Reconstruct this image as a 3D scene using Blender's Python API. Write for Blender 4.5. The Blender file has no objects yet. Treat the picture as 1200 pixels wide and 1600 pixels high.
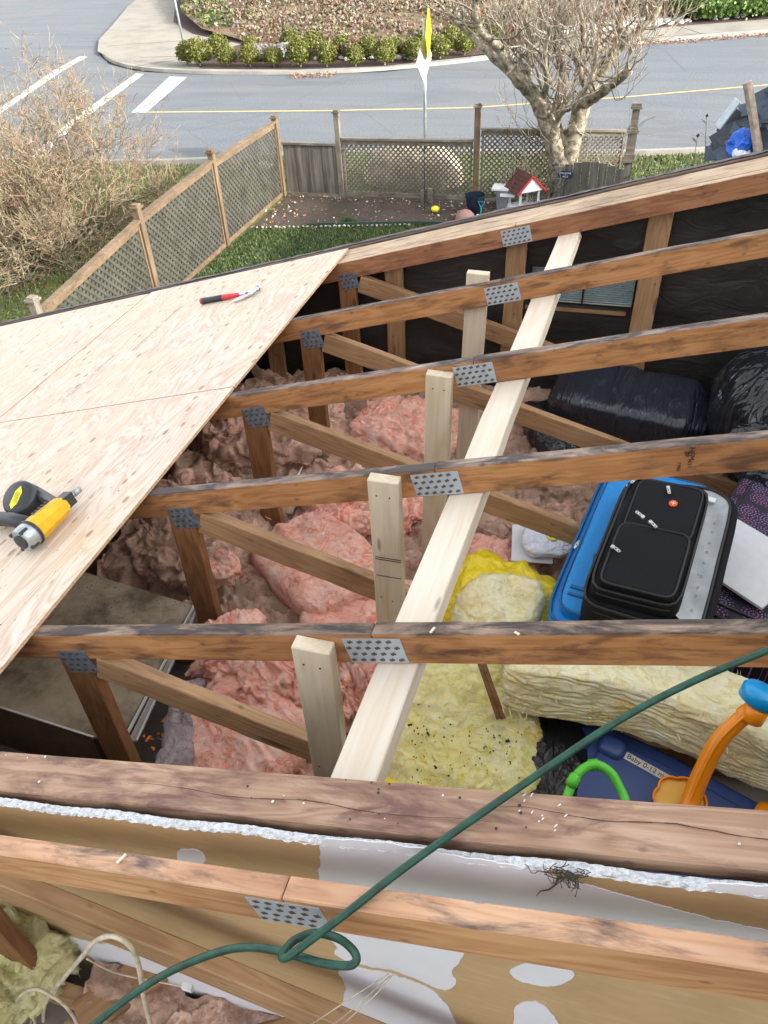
import bpy, bmesh, math, random
import numpy as np
from mathutils import Vector, Matrix, Euler
random.seed(7)
R = math.radians
SC = bpy.context.scene
C = SC.collection

# ---------------------------------------------------------------- camera, sky, sun, exposure
# world: X runs up the roof slope along the trusses, Y along the ridge away from the
# camera, Z up; the origin is the camera's position, the yard lies 4.4 m below it.
AX = np.array([.9617, .1410, -.2351]); AX /= np.linalg.norm(AX)
AY = np.array([.2707, -.6211, .7350]); AY = AY - AX * (AX @ AY); AY /= np.linalg.norm(AY)
AZ = np.cross(AX, AY)
cd = bpy.data.cameras.new('camera'); cam = bpy.data.objects.new('camera', cd); C.objects.link(cam)
cd.sensor_fit = 'VERTICAL'; cd.sensor_height = 36; cd.lens = 27
cd.clip_start = .02; cd.clip_end = 1500
W3 = np.array([AX, AY, AZ])
cr, cdn, cf = W3[:, 0], W3[:, 1], W3[:, 2]
cam.matrix_world = Matrix([[cr[i], -cdn[i], -cf[i], 0] for i in range(3)] + [[0, 0, 0, 1]])
SC.camera = cam

SUN = Vector((5.4, -1.0, 2.35)).normalized()
w = bpy.data.worlds.new("World"); SC.world = w; w.use_nodes = True
nt = w.node_tree; bg = nt.nodes['Background']
sky = nt.nodes.new('ShaderNodeTexSky'); sky.sky_type = 'NISHITA'; sky.sun_disc = False
sky.sun_elevation = math.asin(SUN.z); sky.sun_rotation = math.atan2(SUN.x, SUN.y)
sky.air_density = 1.0; sky.dust_density = 2.5; sky.ozone_density = 1.0
hs = nt.nodes.new('ShaderNodeHueSaturation'); hs.inputs['Saturation'].default_value = .16
nt.links.new(sky.outputs[0], hs.inputs['Color']); nt.links.new(hs.outputs[0], bg.inputs[0])
bg.inputs[1].default_value = .15
sl = bpy.data.lights.new('sun', 'SUN'); sl.energy = 2.0; sl.angle = R(.6); sl.color = (1, .93, .82)
so = bpy.data.objects.new('sun', sl); C.objects.link(so); so.rotation_euler = SUN.to_track_quat('Z', 'Y').to_euler()
vs = SC.view_settings; vs.view_transform = 'Standard'; vs.look = 'None'; vs.gamma = 1; vs.exposure = 2.2
try: vs.use_curve_mapping = False
except Exception: pass

# ---------------------------------------------------------------- measuring helpers (rays to real planes)
def ray(u, v):
    d = np.array([u - 600, v - 800, 1200.]); return np.array([d @ AX, d @ AY, d @ AZ])
def atY(u, v, y): r = ray(u, v); return Vector(r * (y / r[1]))
def atX(u, v, x): r = ray(u, v); return Vector(r * (x / r[0]))
def atZ(u, v, z): r = ray(u, v); return Vector(r * (z / r[2]))
RA, RS = -1.125, .2707                       # roof plane (top of the chords): z = RA + RS*x
def roofz(x, a=RA): return a + RS * x
SL = math.atan(RS)

# ---------------------------------------------------------------- numpy noise
def _h(ix, iy, iz, s):
    n = (ix * 374761393 + iy * 668265263 + iz * 2147483647 + s * 974634777) & 0xffffffff
    n = ((n ^ (n >> 13)) * 1274126177) & 0xffffffff
    n = (n ^ (n >> 16)) & 0xffff
    return n / 32767.5 - 1
def vn(P, f, s=0):
    P = np.asarray(P, float) * f + 1000.3; I = np.floor(P).astype(np.int64); F = P - I; F = F * F * (3 - 2 * F)
    x, y, z = I.T; fx, fy, fz = F.T; r = 0
    for dx in (0, 1):
        for dy in (0, 1):
            for dz in (0, 1):
                r = r + _h(x + dx, y + dy, z + dz, s) * (fx if dx else 1 - fx) * (fy if dy else 1 - fy) * (fz if dz else 1 - fz)
    return r
def fbm(P, f, o=4, s=0, g=.5, ridge=False):
    r = 0; a = 1
    for k in range(o):
        n = vn(P, f, s + k); r = r + a * ((1 - 2 * np.abs(n)) if ridge else n); a *= g; f *= 2.03
    return r

# ---------------------------------------------------------------- objects
WM = {}
def tag(o, label=None, cat=None, group=None, kind=None):
    if label: o['label'] = label
    if cat: o['category'] = cat
    if group: o['group'] = group
    if kind: o['kind'] = kind
    return o
def thing(name, label, cat, loc=(0, 0, 0), rz=0, group=None):
    o = bpy.data.objects.new(name, None); C.objects.link(o); o.empty_display_size = .05
    o.location = loc; o.rotation_euler = (0, 0, rz); WM[o] = Matrix.Translation(loc) @ Matrix.Rotation(rz, 4, 'Z')
    return tag(o, label, cat, group)
def put(o, M=None, parent=None):
    M = M if M is not None else Matrix()
    if parent is not None:
        o.parent = parent; o.matrix_basis = WM[parent].inverted() @ M
    else: o.matrix_basis = M
    WM[o] = M; return o
def mesh(name, V, F, mats, M=None, parent=None, mi=None, smooth=False):
    me = bpy.data.meshes.new(name); me.from_pydata([tuple(v) for v in V], [], F)
    for m in (mats if isinstance(mats, (list, tuple)) else [mats]): me.materials.append(m)
    if mi is not None: me.polygons.foreach_set('material_index', mi)
    if smooth: me.polygons.foreach_set('use_smooth', [True] * len(me.polygons))
    me.update(); o = bpy.data.objects.new(name, me); C.objects.link(o); return put(o, M, parent)
def frombm(name, bm, mats, M=None, parent=None, smooth=False):
    me = bpy.data.meshes.new(name); bm.to_mesh(me); bm.free()
    for m in (mats if isinstance(mats, (list, tuple)) else [mats]): me.materials.append(m)
    if smooth: me.polygons.foreach_set('use_smooth', [True] * len(me.polygons))
    o = bpy.data.objects.new(name, me); C.objects.link(o); return put(o, M, parent)
def copy_tree(o, parent=None):
    c = o.copy(); C.objects.link(c)
    if parent: c.parent = parent
    for ch in list(o.children): copy_tree(ch, c)
    return c
def fr(o, x, y=(0, 0, 1)):
    """frame at o, local X along x, local Z as near y as can be"""
    x = Vector(x).normalized(); z = Vector(y); z = (z - x * z.dot(x)).normalized(); yv = z.cross(x)
    return Matrix(((x.x, yv.x, z.x, o[0]), (x.y, yv.y, z.y, o[1]), (x.z, yv.z, z.z, o[2]), (0, 0, 0, 1)))
class MB:
    def __init__(s): s.V = []; s.F = []; s.I = []
    def add(s, V, F, i=0):
        n = len(s.V); s.V += [tuple(v) for v in V]; s.F += [tuple(a + n for a in f) for f in F]; s.I += [i] * len(F)
    def box(s, lo, hi, M=None, i=0):
        V = [Vector((x, y, z)) for x in (lo[0], hi[0]) for y in (lo[1], hi[1]) for z in (lo[2], hi[2])]
        if M is not None: V = [M @ v for v in V]
        s.add(V, [(0, 1, 3, 2), (4, 6, 7, 5), (0, 4, 5, 1), (2, 3, 7, 6), (0, 2, 6, 4), (1, 5, 7, 3)], i)
    def bar(s, a, b, w_, h_, up=(0, 0, 1), i=0):
        a = Vector(a); b = Vector(b); M = fr(a, b - a, up); s.box((0, -w_ / 2, -h_ / 2), ((b - a).length, w_ / 2, h_ / 2), M, i)
    def tube(s, pts, r, n=6, i=0, cap=True):
        pts = [Vector(p) for p in pts]; m = len(pts); rr = r if isinstance(r, (list, tuple)) else [r] * m
        N = None; V = []
        for k in range(m):
            t = (pts[min(k + 1, m - 1)] - pts[max(k - 1, 0)]).normalized()
            if N is None: N = t.orthogonal().normalized()
            else:
                N = N - t * N.dot(t); N = N.normalized() if N.length > 1e-6 else t.orthogonal().normalized()
            B = t.cross(N)
            for j in range(n):
                a = 2 * math.pi * j / n; V.append(pts[k] + (N * math.cos(a) + B * math.sin(a)) * rr[k])
        F = [(k * n + j, k * n + (j + 1) % n, (k + 1) * n + (j + 1) % n, (k + 1) * n + j) for k in range(m - 1) for j in range(n)]
        if cap: F += [tuple(range(n))[::-1], tuple((m - 1) * n + j for j in range(n))]
        s.add(V, F, i)
    def quad(s, a, b, c, d, i=0): s.add([a, b, c, d], [(0, 1, 2, 3)], i)
    def prism(s, poly, z0, z1, M=None, i=0):
        n = len(poly); V = [Vector((p[0], p[1], z0)) for p in poly] + [Vector((p[0], p[1], z1)) for p in poly]
        if M is not None: V = [M @ v for v in V]
        s.add(V, [tuple(range(n))[::-1], tuple(range(n, 2 * n))] + [(k, (k + 1) % n, n + (k + 1) % n, n + k) for k in range(n)], i)
    def make(s, name, mats, M=None, parent=None, smooth=False): return mesh(name, s.V, s.F, mats, M, parent, s.I, smooth)
def spl(pts, n=8):
    pts = [Vector(p) for p in pts]; P = [pts[0]] + pts + [pts[-1]]; out = []
    for k in range(1, len(P) - 2):
        for j in range(n):
            t = j / n; a, b, c, d = P[k - 1:k + 3]
            out.append(.5 * ((2 * b) + (c - a) * t + (2 * a - 5 * b + 4 * c - d) * t * t + (3 * b - a - 3 * c + d) * t ** 3))
    return out + [pts[-1]]
def rbox(name, size, M, mat, parent=None, bev=.003, seg=1, sub=0, wob=0, smooth=False, topmat=None):
    """bevelled box of full size, centred on the frame M"""
    bm = bmesh.new(); bmesh.ops.create_cube(bm, size=1)
    for v in bm.verts: v.co = Vector((v.co.x * size[0], v.co.y * size[1], v.co.z * size[2]))
    if sub:
        ed = [e for e in bm.edges if abs((e.verts[0].co - e.verts[1].co).normalized().x) > .9]
        bmesh.ops.subdivide_edges(bm, edges=ed, cuts=sub)
    if bev:
        ed = [e for e in bm.edges if len(e.link_faces) == 2 and e.calc_face_angle(0) > .5]
        bmesh.ops.bevel(bm, geom=ed, offset=bev, segments=seg, affect='EDGES', profile=.6)
    if wob:
        for v in bm.verts:
            k = v.co.x * 7 + M.translation.y * 13
            v.co.y += wob * math.sin(k); v.co.z += wob * math.sin(k * 1.7 + 1) + random.uniform(-wob, wob) * .5
    mats = [mat]
    if topmat:
        mats.append(topmat)
        bm.normal_update()
        for f in bm.faces:
            if f.normal.z > .6: f.material_index = 1
    return frombm(name, bm, mats, M, parent, smooth)
def soft(name, size, M, mat, parent=None, n=40, k=5, amp=.02, f=8, o=4, s=0, bend=None, ridge=False, stretch=(1, 1, 1), post=None, lay=0, swirl=0):
    """a soft rounded block with lumpy surface"""
    bm = bmesh.new(); bmesh.ops.create_cube(bm, size=2)
    bmesh.ops.subdivide_edges(bm, edges=bm.edges[:], cuts=n, use_grid_fill=True)
    P = np.array([v.co[:] for v in bm.verts]); Fc = [tuple(v.index for v in f_.verts) for f_ in bm.faces]; bm.free()
    q = P / (np.sum(np.abs(P) ** k, axis=1) ** (1 / k))[:, None]
    N = np.sign(q) * np.abs(q) ** (k - 1) / np.array(size); N /= np.linalg.norm(N, axis=1)[:, None]
    X = q * np.array(size) / 2
    Y_ = X * np.array(stretch)
    if swirl: Y_ = Y_ + swirl * np.stack([fbm(Y_, f * .6, 2, s + 51), fbm(Y_, f * .6, 2, s + 52), fbm(Y_, f * .6, 2, s + 53)], 1)
    d = fbm(Y_, f, o, s, .52, ridge)
    if swirl: d = .45 * d + .55 * fbm(Y_ * np.array([1, 1.8, 1]), f * 1.6, o, s + 7, .55, True)
    if lay: d = d * .8 + lay * np.abs(np.sin(X[:, 2] * 170 + 7 * fbm(X * np.array([.5, 1, 1]), 12, 3, s + 9))) * (1 - np.abs(N[:, 2]) ** 2)
    X = X + N * (amp * d)[:, None]
    X = X + amp * .35 * np.stack([vn(X, f * 3, s + 21), vn(X, f * 3, s + 22), vn(X, f * 3, s + 23)], 1)
    if bend: X = bend(X)
    return mesh(name, X, Fc, mat, M, parent, smooth=True)
def text(name, s_, size, M, mat, parent=None, ext=.0005):
    cu = bpy.data.curves.new(name, 'FONT'); cu.body = s_; cu.size = size; cu.extrude = ext; cu.align_x = 'CENTER'; cu.align_y = 'CENTER'
    o_ = bpy.data.objects.new(name + '_source', cu); C.objects.link(o_); bpy.context.view_layer.update()
    me = bpy.data.meshes.new_from_object(o_.evaluated_get(bpy.context.evaluated_depsgraph_get())); bpy.data.objects.remove(o_); me.name = name; me.materials.clear(); me.materials.append(mat)
    o = bpy.data.objects.new(name, me); C.objects.link(o); return put(o, M, parent)

# ---------------------------------------------------------------- materials
class NM:
    def __init__(s, name):
        s.m = bpy.data.materials.new(name); s.m.use_nodes = True; s.t = s.m.node_tree; s.b = s.t.nodes['Principled BSDF']
    def n(s, ty, **kw):
        nd = s.t.nodes.new(ty)
        for a, b in kw.items(): setattr(nd, a, b)
        return nd
    def l(s, a, b): s.t.links.new(a, b)
    def set(s, sock, v):
        if hasattr(v, 'node'): s.l(v, sock)
        elif isinstance(v, (tuple, list)) and len(v) == 3 and sock.type == 'RGBA': sock.default_value = (*v, 1)
        else: sock.default_value = v
    def coord(s, scale=(1, 1, 1), kind='Object', rand=0, rot=(0, 0, 0)):
        tc = s.n('ShaderNodeTexCoord').outputs[kind] if kind != 'World' else s.n('ShaderNodeNewGeometry').outputs['Position']
        if rand:
            oi = s.n('ShaderNodeObjectInfo'); mu = s.n('ShaderNodeVectorMath', operation='MULTIPLY_ADD')
            s.l(oi.outputs['Random'], mu.inputs[0]); mu.inputs[1].default_value = (rand, rand * .7, rand * 1.3); s.l(tc, mu.inputs[2]); tc = mu.outputs[0]
        mp = s.n('ShaderNodeMapping'); s.l(tc, mp.inputs[0]); mp.inputs['Scale'].default_value = scale; mp.inputs['Rotation'].default_value = rot
        return mp.outputs[0]
    def noise(s, v, scale=5, detail=4, rough=.55, dist=0):
        nd = s.n('ShaderNodeTexNoise'); s.l(v, nd.inputs['Vector']); nd.inputs['Scale'].default_value = scale
        nd.inputs['Detail'].default_value = detail; nd.inputs['Roughness'].default_value = rough; nd.inputs['Distortion'].default_value = dist
        return nd.outputs[0]
    def voro(s, v, scale=5, out='Distance', rnd=1, feat='F1'):
        nd = s.n('ShaderNodeTexVoronoi', feature=feat); s.l(v, nd.inputs['Vector']); nd.inputs['Scale'].default_value = scale; nd.inputs['Randomness'].default_value = rnd
        return nd.outputs[out]
    def math(s, op, a, b=0, c=0):
        nd = s.n('ShaderNodeMath', operation=op); s.set(nd.inputs[0], a); s.set(nd.inputs[1], b); s.set(nd.inputs[2], c); return nd.outputs[0]
    def ramp(s, f, st, interp='LINEAR'):
        nd = s.n('ShaderNodeValToRGB'); s.l(f, nd.inputs[0]); r = nd.color_ramp; r.interpolation = interp
        while len(r.elements) < len(st): r.elements.new(.5)
        for e, (p, c) in zip(r.elements, st):
            e.position = p; e.color = (c, c, c, 1) if not isinstance(c, (tuple, list)) else (*c, 1)
        return nd.outputs[0]
    def mix(s, f, a, b, mode='MIX'):
        nd = s.n('ShaderNodeMix', data_type='RGBA', blend_type=mode); s.set(nd.inputs[0], f); s.set(nd.inputs[6], a); s.set(nd.inputs[7], b); return nd.outputs[2]
    def bump(s, h, st=.3, d=.01, nrm=None):
        nd = s.n('ShaderNodeBump'); s.l(h, nd.inputs['Height']); nd.inputs['Strength'].default_value = st; nd.inputs['Distance'].default_value = d
        if nrm: s.l(nrm, nd.inputs['Normal'])
        s.l(nd.outputs[0], s.b.inputs['Normal']); return nd.outputs[0]
    def out(s, col=None, rough=None, metal=None, **kw):
        if col is not None: s.set(s.b.inputs['Base Color'], col)
        if rough is not None: s.set(s.b.inputs['Roughness'], rough)
        if metal is not None: s.set(s.b.inputs['Metallic'], metal)
        for k, v in kw.items(): s.set(s.b.inputs[k.replace('_', ' ')], v)
        return s.m
def plain(name, col, rough=.5, metal=0, var=.15, sc=20, bump=.1, bd=.002, **kw):
    a = NM(name); v = a.coord(rand=7); n = a.noise(v, sc, 4)
    c = a.mix(a.ramp(n, [(.3, 0), (.7, 1)]), tuple(x * (1 - var) for x in col), tuple(min(1, x * (1 + var)) for x in col))
    if bump: a.bump(n, bump, bd)
    return a.out(c, rough, metal, **kw)

def wood(name, c0, c1, c2, ringf=34, knots=.09, stain=0, staincol=(.03, .022, .02), rough=.7, top=False, gs=1, smear=.35):
    c0, c1, c2 = (tuple(x * .80 for x in c) for c in (c0, c1, c2))
    a = NM(name); v = a.coord((1, 1, 1), rand=31)
    g = a.noise(a.coord((.9 * gs, 7 * gs, 7 * gs), rand=31), 1.6, 3, .5, .4)
    rings = a.math('SINE', a.math('MULTIPLY', g, ringf * 2))
    rings = a.math('MULTIPLY_ADD', rings, .5, .5)
    fine = a.noise(a.coord((3, 130, 130), rand=31), 1, 3, .6)
    t = a.math('MULTIPLY_ADD', rings, .26, a.math('MULTIPLY_ADD', fine, .62, a.math('MULTIPLY', a.noise(v, 3.5, 4, .6), .22)))
    col = a.ramp(t, [(.18, c0), (.5, c1), (.85, c2)])
    big = a.noise(v, 2.2, 3, .6)
    col = a.mix(a.math('MULTIPLY', a.ramp(big, [(.38, 0), (.62, 1)]), smear), col, c0, 'MULTIPLY') if smear else col
    if knots:
        kd = a.voro(a.coord((2.6, 11, 11), rand=31), 1)
        kf = a.ramp(kd, [(.0, 1), (knots, .9), (knots * 1.7, .0)])
        col = a.mix(a.math('MULTIPLY', kf, .75), col, tuple(x * .35 for x in c0))
    if stain:
        s1 = a.noise(a.coord((2.2, 9, 9), rand=31), 2.4, 5, .68, .5)
        col = a.mix(a.ramp(s1, [(1 - stain - .12, 0), (1 - stain + .06, .9)]), col, staincol)
        s2 = a.voro(a.coord((9, 17, 17), rand=31), 1.2); s3 = a.noise(v, 30, 4, .7)
        col = a.mix(a.ramp(a.math('MULTIPLY_ADD', s3, .22, s2), [(.14, .65), (.24, 0)]), col, staincol)
    a.bump(a.math('ADD', t, a.noise(v, 60, 3)), .25, .0015)
    return a.out(col, rough)
OLD = wood('aged_timber', (.29, .115, .038), (.52, .235, .083), (.62, .325, .135), stain=.38, staincol=(.09, .04, .02))
OLDTOP = wood('weathered_timber_edge', (.20, .125, .09), (.36, .245, .175), (.50, .37, .28), stain=.5, staincol=(.024, .02, .022), smear=.5, rough=.85)
WEB = wood('brown_timber', (.29, .155, .07), (.45, .26, .125), (.55, .35, .19), stain=.2, staincol=(.1, .05, .025))
POST = wood('dark_orange_timber', (.16, .068, .022), (.30, .135, .048), (.40, .19, .075), stain=.28, staincol=(.06, .025, .01))
NEW = wood('fresh_pine', (.70, .57, .42), (.78, .68, .54), (.82, .75, .64), knots=.05, smear=.05, ringf=18, rough=.6)
NEWD = wood('pale_spruce', (.54, .43, .28), (.66, .55, .40), (.72, .63, .49), knots=.05, smear=.08, ringf=18, rough=.65)
PALE = wood('pale_rake_timber', (.34, .22, .13), (.58, .42, .27), (.68, .54, .38), stain=.36, staincol=(.10, .06, .04))
PINKW = wood('old_reddish_plank', (.25, .135, .08), (.43, .265, .17), (.55, .38, .27), stain=.42, staincol=(.12, .055, .045), rough=.75)
DARKR = wood('dark_rake_timber', (.10, .055, .035), (.17, .10, .065), (.24, .16, .11), stain=.45, staincol=(.035, .03, .03), rough=.85)
FENCE = wood('grey_fence_timber', (.13, .11, .085), (.22, .19, .15), (.32, .28, .23), ringf=20, stain=.35, staincol=(.06, .06, .045), gs=.5)
FENCEB = wood('tan_fence_timber', (.12, .075, .04), (.20, .135, .078), (.27, .195, .125), ringf=20, stain=.2, staincol=(.12, .09, .06), gs=.5)
LATT = plain('lattice_timber', (.052, .050, .040), .85, var=.35, sc=5)
LATT2 = plain('pale_lattice_timber', (.12, .105, .085), .85, var=.35, sc=5)

def vgrain(name, c0, c1, c2):
    a = NM(name); n = a.noise(a.coord((22, 22, 1.6), 'World'), 1, 5, .65); b = a.noise(a.coord((9, 9, .5), 'World'), 1, 2)
    col = a.ramp(a.math('MULTIPLY_ADD', n, .6, a.math('MULTIPLY', b, .4)), [(.35, c0), (.5, c1), (.65, c2)]); a.bump(n, .5, .01); return a.out(col, .9)
FENCEV = vgrain('grey_vertical_boards', (.055, .05, .042), (.12, .11, .095), (.20, .185, .165))
def plywood():
    a = NM('sheathing_plywood'); v = a.coord(rand=17)
    g = a.noise(a.coord((1.1, 5, 5), rand=17), 1.6, 4, .55, .9)
    r = a.math('MULTIPLY_ADD', a.math('SINE', a.math('MULTIPLY', g, 62)), .5, .5)
    fine = a.noise(a.coord((4, 110, 110), rand=17), 1, 3, .6)
    col = a.ramp(a.math('MULTIPLY_ADD', r, .5, a.math('MULTIPLY', fine, .5)), [(.15, (.44, .315, .235)), (.45, (.55, .44, .36)), (.85, (.63, .54, .465))])
    b = a.noise(v, 2.5, 3); col = a.mix(a.ramp(b, [(.35, .0), (.75, .4)]), col, (.58, .47, .28))
    p = a.noise(v, 1.1, 3); col = a.mix(a.ramp(p, [(.45, .0), (.8, .35)]), col, (.60, .42, .37))
    st = a.noise(a.coord((.7, 1.5, 1), rand=17), 1.3, 4, .7); col = a.mix(a.ramp(st, [(.64, 0), (.72, .5)]), col, (.52, .36, .18))
    k = a.voro(a.coord((9, 19, 1), rand=17), 1.0); kn = a.noise(v, 5, 1)
    km = a.math('MULTIPLY', a.ramp(k, [(.13, 1), (.21, 0)]), a.ramp(kn, [(.42, 0), (.52, 1)]))
    col = a.mix(a.math('MULTIPLY', km, .75), col, (.24, .12, .07))
    k2 = a.voro(a.coord((15, 33, 1), rand=29), 1.0)
    col = a.mix(a.math('MULTIPLY', a.ramp(k2, [(.07, 1), (.12, 0)]), .55), col, (.22, .12, .08))
    a.bump(r, .12, .0012); return a.out(col, .7)
PLY = plywood()
PLYE = plain('plywood_edge', (.42, .27, .16), .8, var=.3, sc=90)

def insul(name, c0, c1, c2, dirt, dirtcol, f=7):
    a = NM(name); v = a.coord(rand=3)
    w1 = a.n('ShaderNodeTexNoise'); a.l(v, w1.inputs['Vector']); w1.inputs['Scale'].default_value = 9; w1.inputs['Detail'].default_value = 3
    wa = a.n('ShaderNodeVectorMath', operation='MULTIPLY_ADD'); a.l(w1.outputs['Color'], wa.inputs[0]); wa.inputs[1].default_value = (.22, .22, .22); a.l(v, wa.inputs[2]); vw = wa.outputs[0]
    n = a.noise(vw, f * 1.3, 8, .7, .3); n2 = a.noise(vw, f * 4, 8, .75, .6)
    wisp = a.math('SUBTRACT', 1, a.math('MULTIPLY', a.math('ABSOLUTE', a.math('SUBTRACT', n2, .5)), 5.5))
    col = a.ramp(a.math('MULTIPLY_ADD', n2, .5, a.math('MULTIPLY', n, .6)), [(.40, c0), (.54, c1), (.68, c2)])
    col = a.mix(a.math('MULTIPLY', a.ramp(wisp, [(.55, 0), (1, 1)]), .45), col, tuple(min(.9, x * 1.15 + .06) for x in c2))
    d = a.noise(vw, 3.2, 8, .74)
    col = a.mix(a.ramp(d, [(1 - dirt - .08, 0), (1 - dirt + .1, .8)]), col, dirtcol)
    sp = a.voro(v, 60); spm = a.ramp(a.noise(v, 9, 2), [(.52, 0), (.6, 1)])
    col = a.mix(a.math('MULTIPLY', a.ramp(sp, [(.06, .9), (.10, 0)]), spm), col, (.03, .02, .015))
    fib = a.noise(vw, 60, 8, .8, 1.5)
    a.bump(a.math('ADD', a.math('MULTIPLY', fib, .8), a.math('ADD', n2, a.math('MULTIPLY', wisp, .25))), .75, .013)
    return a.out(col, .95)
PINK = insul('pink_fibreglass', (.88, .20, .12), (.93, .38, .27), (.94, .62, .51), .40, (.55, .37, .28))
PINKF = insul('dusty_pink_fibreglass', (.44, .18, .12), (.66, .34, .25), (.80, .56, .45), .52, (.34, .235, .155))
PINKC = insul('clean_pink_fibreglass', (.92, .20, .12), (.94, .385, .275), (.94, .64, .53), .32, (.70, .44, .34))
GREYF = insul('grey_faced_fibreglass', (.20, .16, .16), (.32, .25, .25), (.44, .36, .36), .4, (.14, .1, .09))
YEL = insul('yellow_fibreglass', (.86, .66, .07), (.92, .80, .24), (.93, .87, .50), .34, (.80, .74, .45), 6)
YEL2 = insul('cream_fibreglass', (.90, .66, .20), (.93, .82, .40), (.94, .89, .64), .2, (.86, .78, .52), 6)
DKYEL = insul('dull_yellow_fibreglass', (.50, .44, .14), (.66, .60, .27), (.76, .72, .42), .4, (.42, .36, .2), 6)

def plastic(name, col, rough=.25, wr=18, st=.9, stretch=(1, 1, 1), bd=.02):
    a = NM(name); v = a.coord(stretch, rand=5); n = a.noise(v, wr, 3, .5, 1.5); n2 = a.noise(v, wr * .35, 4, .5, 2)
    rdg = a.math('ABSOLUTE', a.math('SUBTRACT', n, .5)); rdg2 = a.math('ABSOLUTE', a.math('SUBTRACT', n2, .5))
    a.bump(a.math('ADD', rdg, a.math('MULTIPLY', rdg2, 2)), st, bd)
    return a.out(col, rough, Specular_IOR_Level=.6)
BLKBAG = plastic('black_bin_liner', (.012, .014, .019), .22, 4.5, .9, (1, 1.6, .7), .05)
BLKWRAP = plastic('stretched_black_plastic', (.014, .018, .028), .27, 7, .9, (3.5, .5, .5), .015)
BLKWRAP2 = plastic('radial_black_plastic', (.008, .009, .012), .25, 26, .8, (1, .3, 1))
YELBAG = plastic('yellow_plastic_film', (.72, .55, .008), .35, 9, .7)
BLUEBAG = plastic('blue_plastic_bag', (.01, .12, .62), .35, 20, .8)
WHBAG = plastic('white_plastic_film', (.72, .76, .84), .35, 20, .8)
def felt():
    a = NM('black_building_paper'); v = a.coord((1, 1, 2.2)); n = a.noise(v, 6, 5, .6, 1); b = a.noise(a.coord((1, 1, 1)), 2, 3)
    col = a.mix(a.ramp(b, [(.4, 0), (.7, 1)]), (.012, .011, .010), (.030, .025, .021)); a.bump(n, .6, .02); return a.out(col, .6)
FELT = felt()
def steel():
    a = NM('galvanised_steel'); v = a.coord(rand=3); n = a.voro(v, 120, 'Color'); g = a.noise(v, 40, 3)
    col = a.mix(g, (.30, .35, .40), (.48, .54, .59)); return a.out(col, .5, .35)
STEEL = steel(); PUNCH = plain('punched_teeth', (.10, .058, .036), .7, var=.5, sc=160)
STEELD = plain('dull_galvanised_steel', (.16, .19, .23), .5, .4, var=.4, sc=60)
def kraft():
    a = NM('brown_drywall_paper'); v = a.coord(); n = a.noise(v, 3, 4); s = a.noise(a.coord((6, 1, 40)), 1.5, 4, .6, .6)
    col = a.mix(n, (.40, .265, .13), (.50, .35, .185)); col = a.mix(a.ramp(s, [(.52, 0), (.7, .4)]), col, (.54, .42, .28)); col = a.mix(a.ramp(a.noise(v, 1.7, 6, .7), [(.5, 0), (.72, .45)]), col, (.26, .175, .095))
    a.bump(a.noise(v, 8, 3), .15, .01); return a.out(col, .55)
KRAFT = kraft()
MUD = plain('joint_compound', (.62, .62, .66), .75, var=.05, sc=9, bump=.15)
GYP = plain('broken_gypsum', (.60, .62, .64), .95, var=.25, sc=120, bump=1, bd=.01)
def dusty():
    a = NM('dusty_grey_board'); v = a.coord(); n = a.noise(v, 4, 6, .7); col = a.ramp(n, [(.35, (.10, .075, .05)), (.52, (.29, .235, .16)), (.7, (.42, .355, .26))])
    sp = a.voro(v, 60); m = a.ramp(a.noise(v, 3.3, 3), [(.48, 0), (.6, 1)])
    col = a.mix(a.math('MULTIPLY', a.ramp(sp, [(.12, .95), (.2, 0)]), m), col, (.02, .015, .01)); a.bump(n, .3, .004); return a.out(col, .9)
DUSTY = dusty()
CARD = plain('brown_cardboard', (.20, .14, .095), .85)
WHT = plain('white_painted_metal', (.62, .60, .56), .5, var=.15)
FOAM = plain('white_foam_board', (.62, .63, .65), .7, var=.04, sc=30)
PAPER = plain('white_paper', (.64, .64, .66), .7, var=.04)
BLKFAB = plain('black_suitcase_fabric', (.006, .0066, .0085), .8, var=.3, sc=200, bump=.4, bd=.001, Specular_IOR_Level=.25)
BLKTRIM = plain('black_trim', (.006, .006, .008), .45)
GREYFAB = plain('grey_lining_fabric', (.46, .49, .49), .75, var=.12, sc=14, bump=.5, bd=.01)
BLUEFAB = plain('bright_blue_fabric', (.003, .21, .56), .6, var=.12, sc=150, bump=.3, bd=.001)
BLUETRIM = plain('dark_blue_piping', (.003, .09, .24), .5)
CHROME = plain('zip_pull_metal', (.6, .61, .62), .3, .6)
RED = plain('red_badge', (.62, .07, .02), .4)
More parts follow.
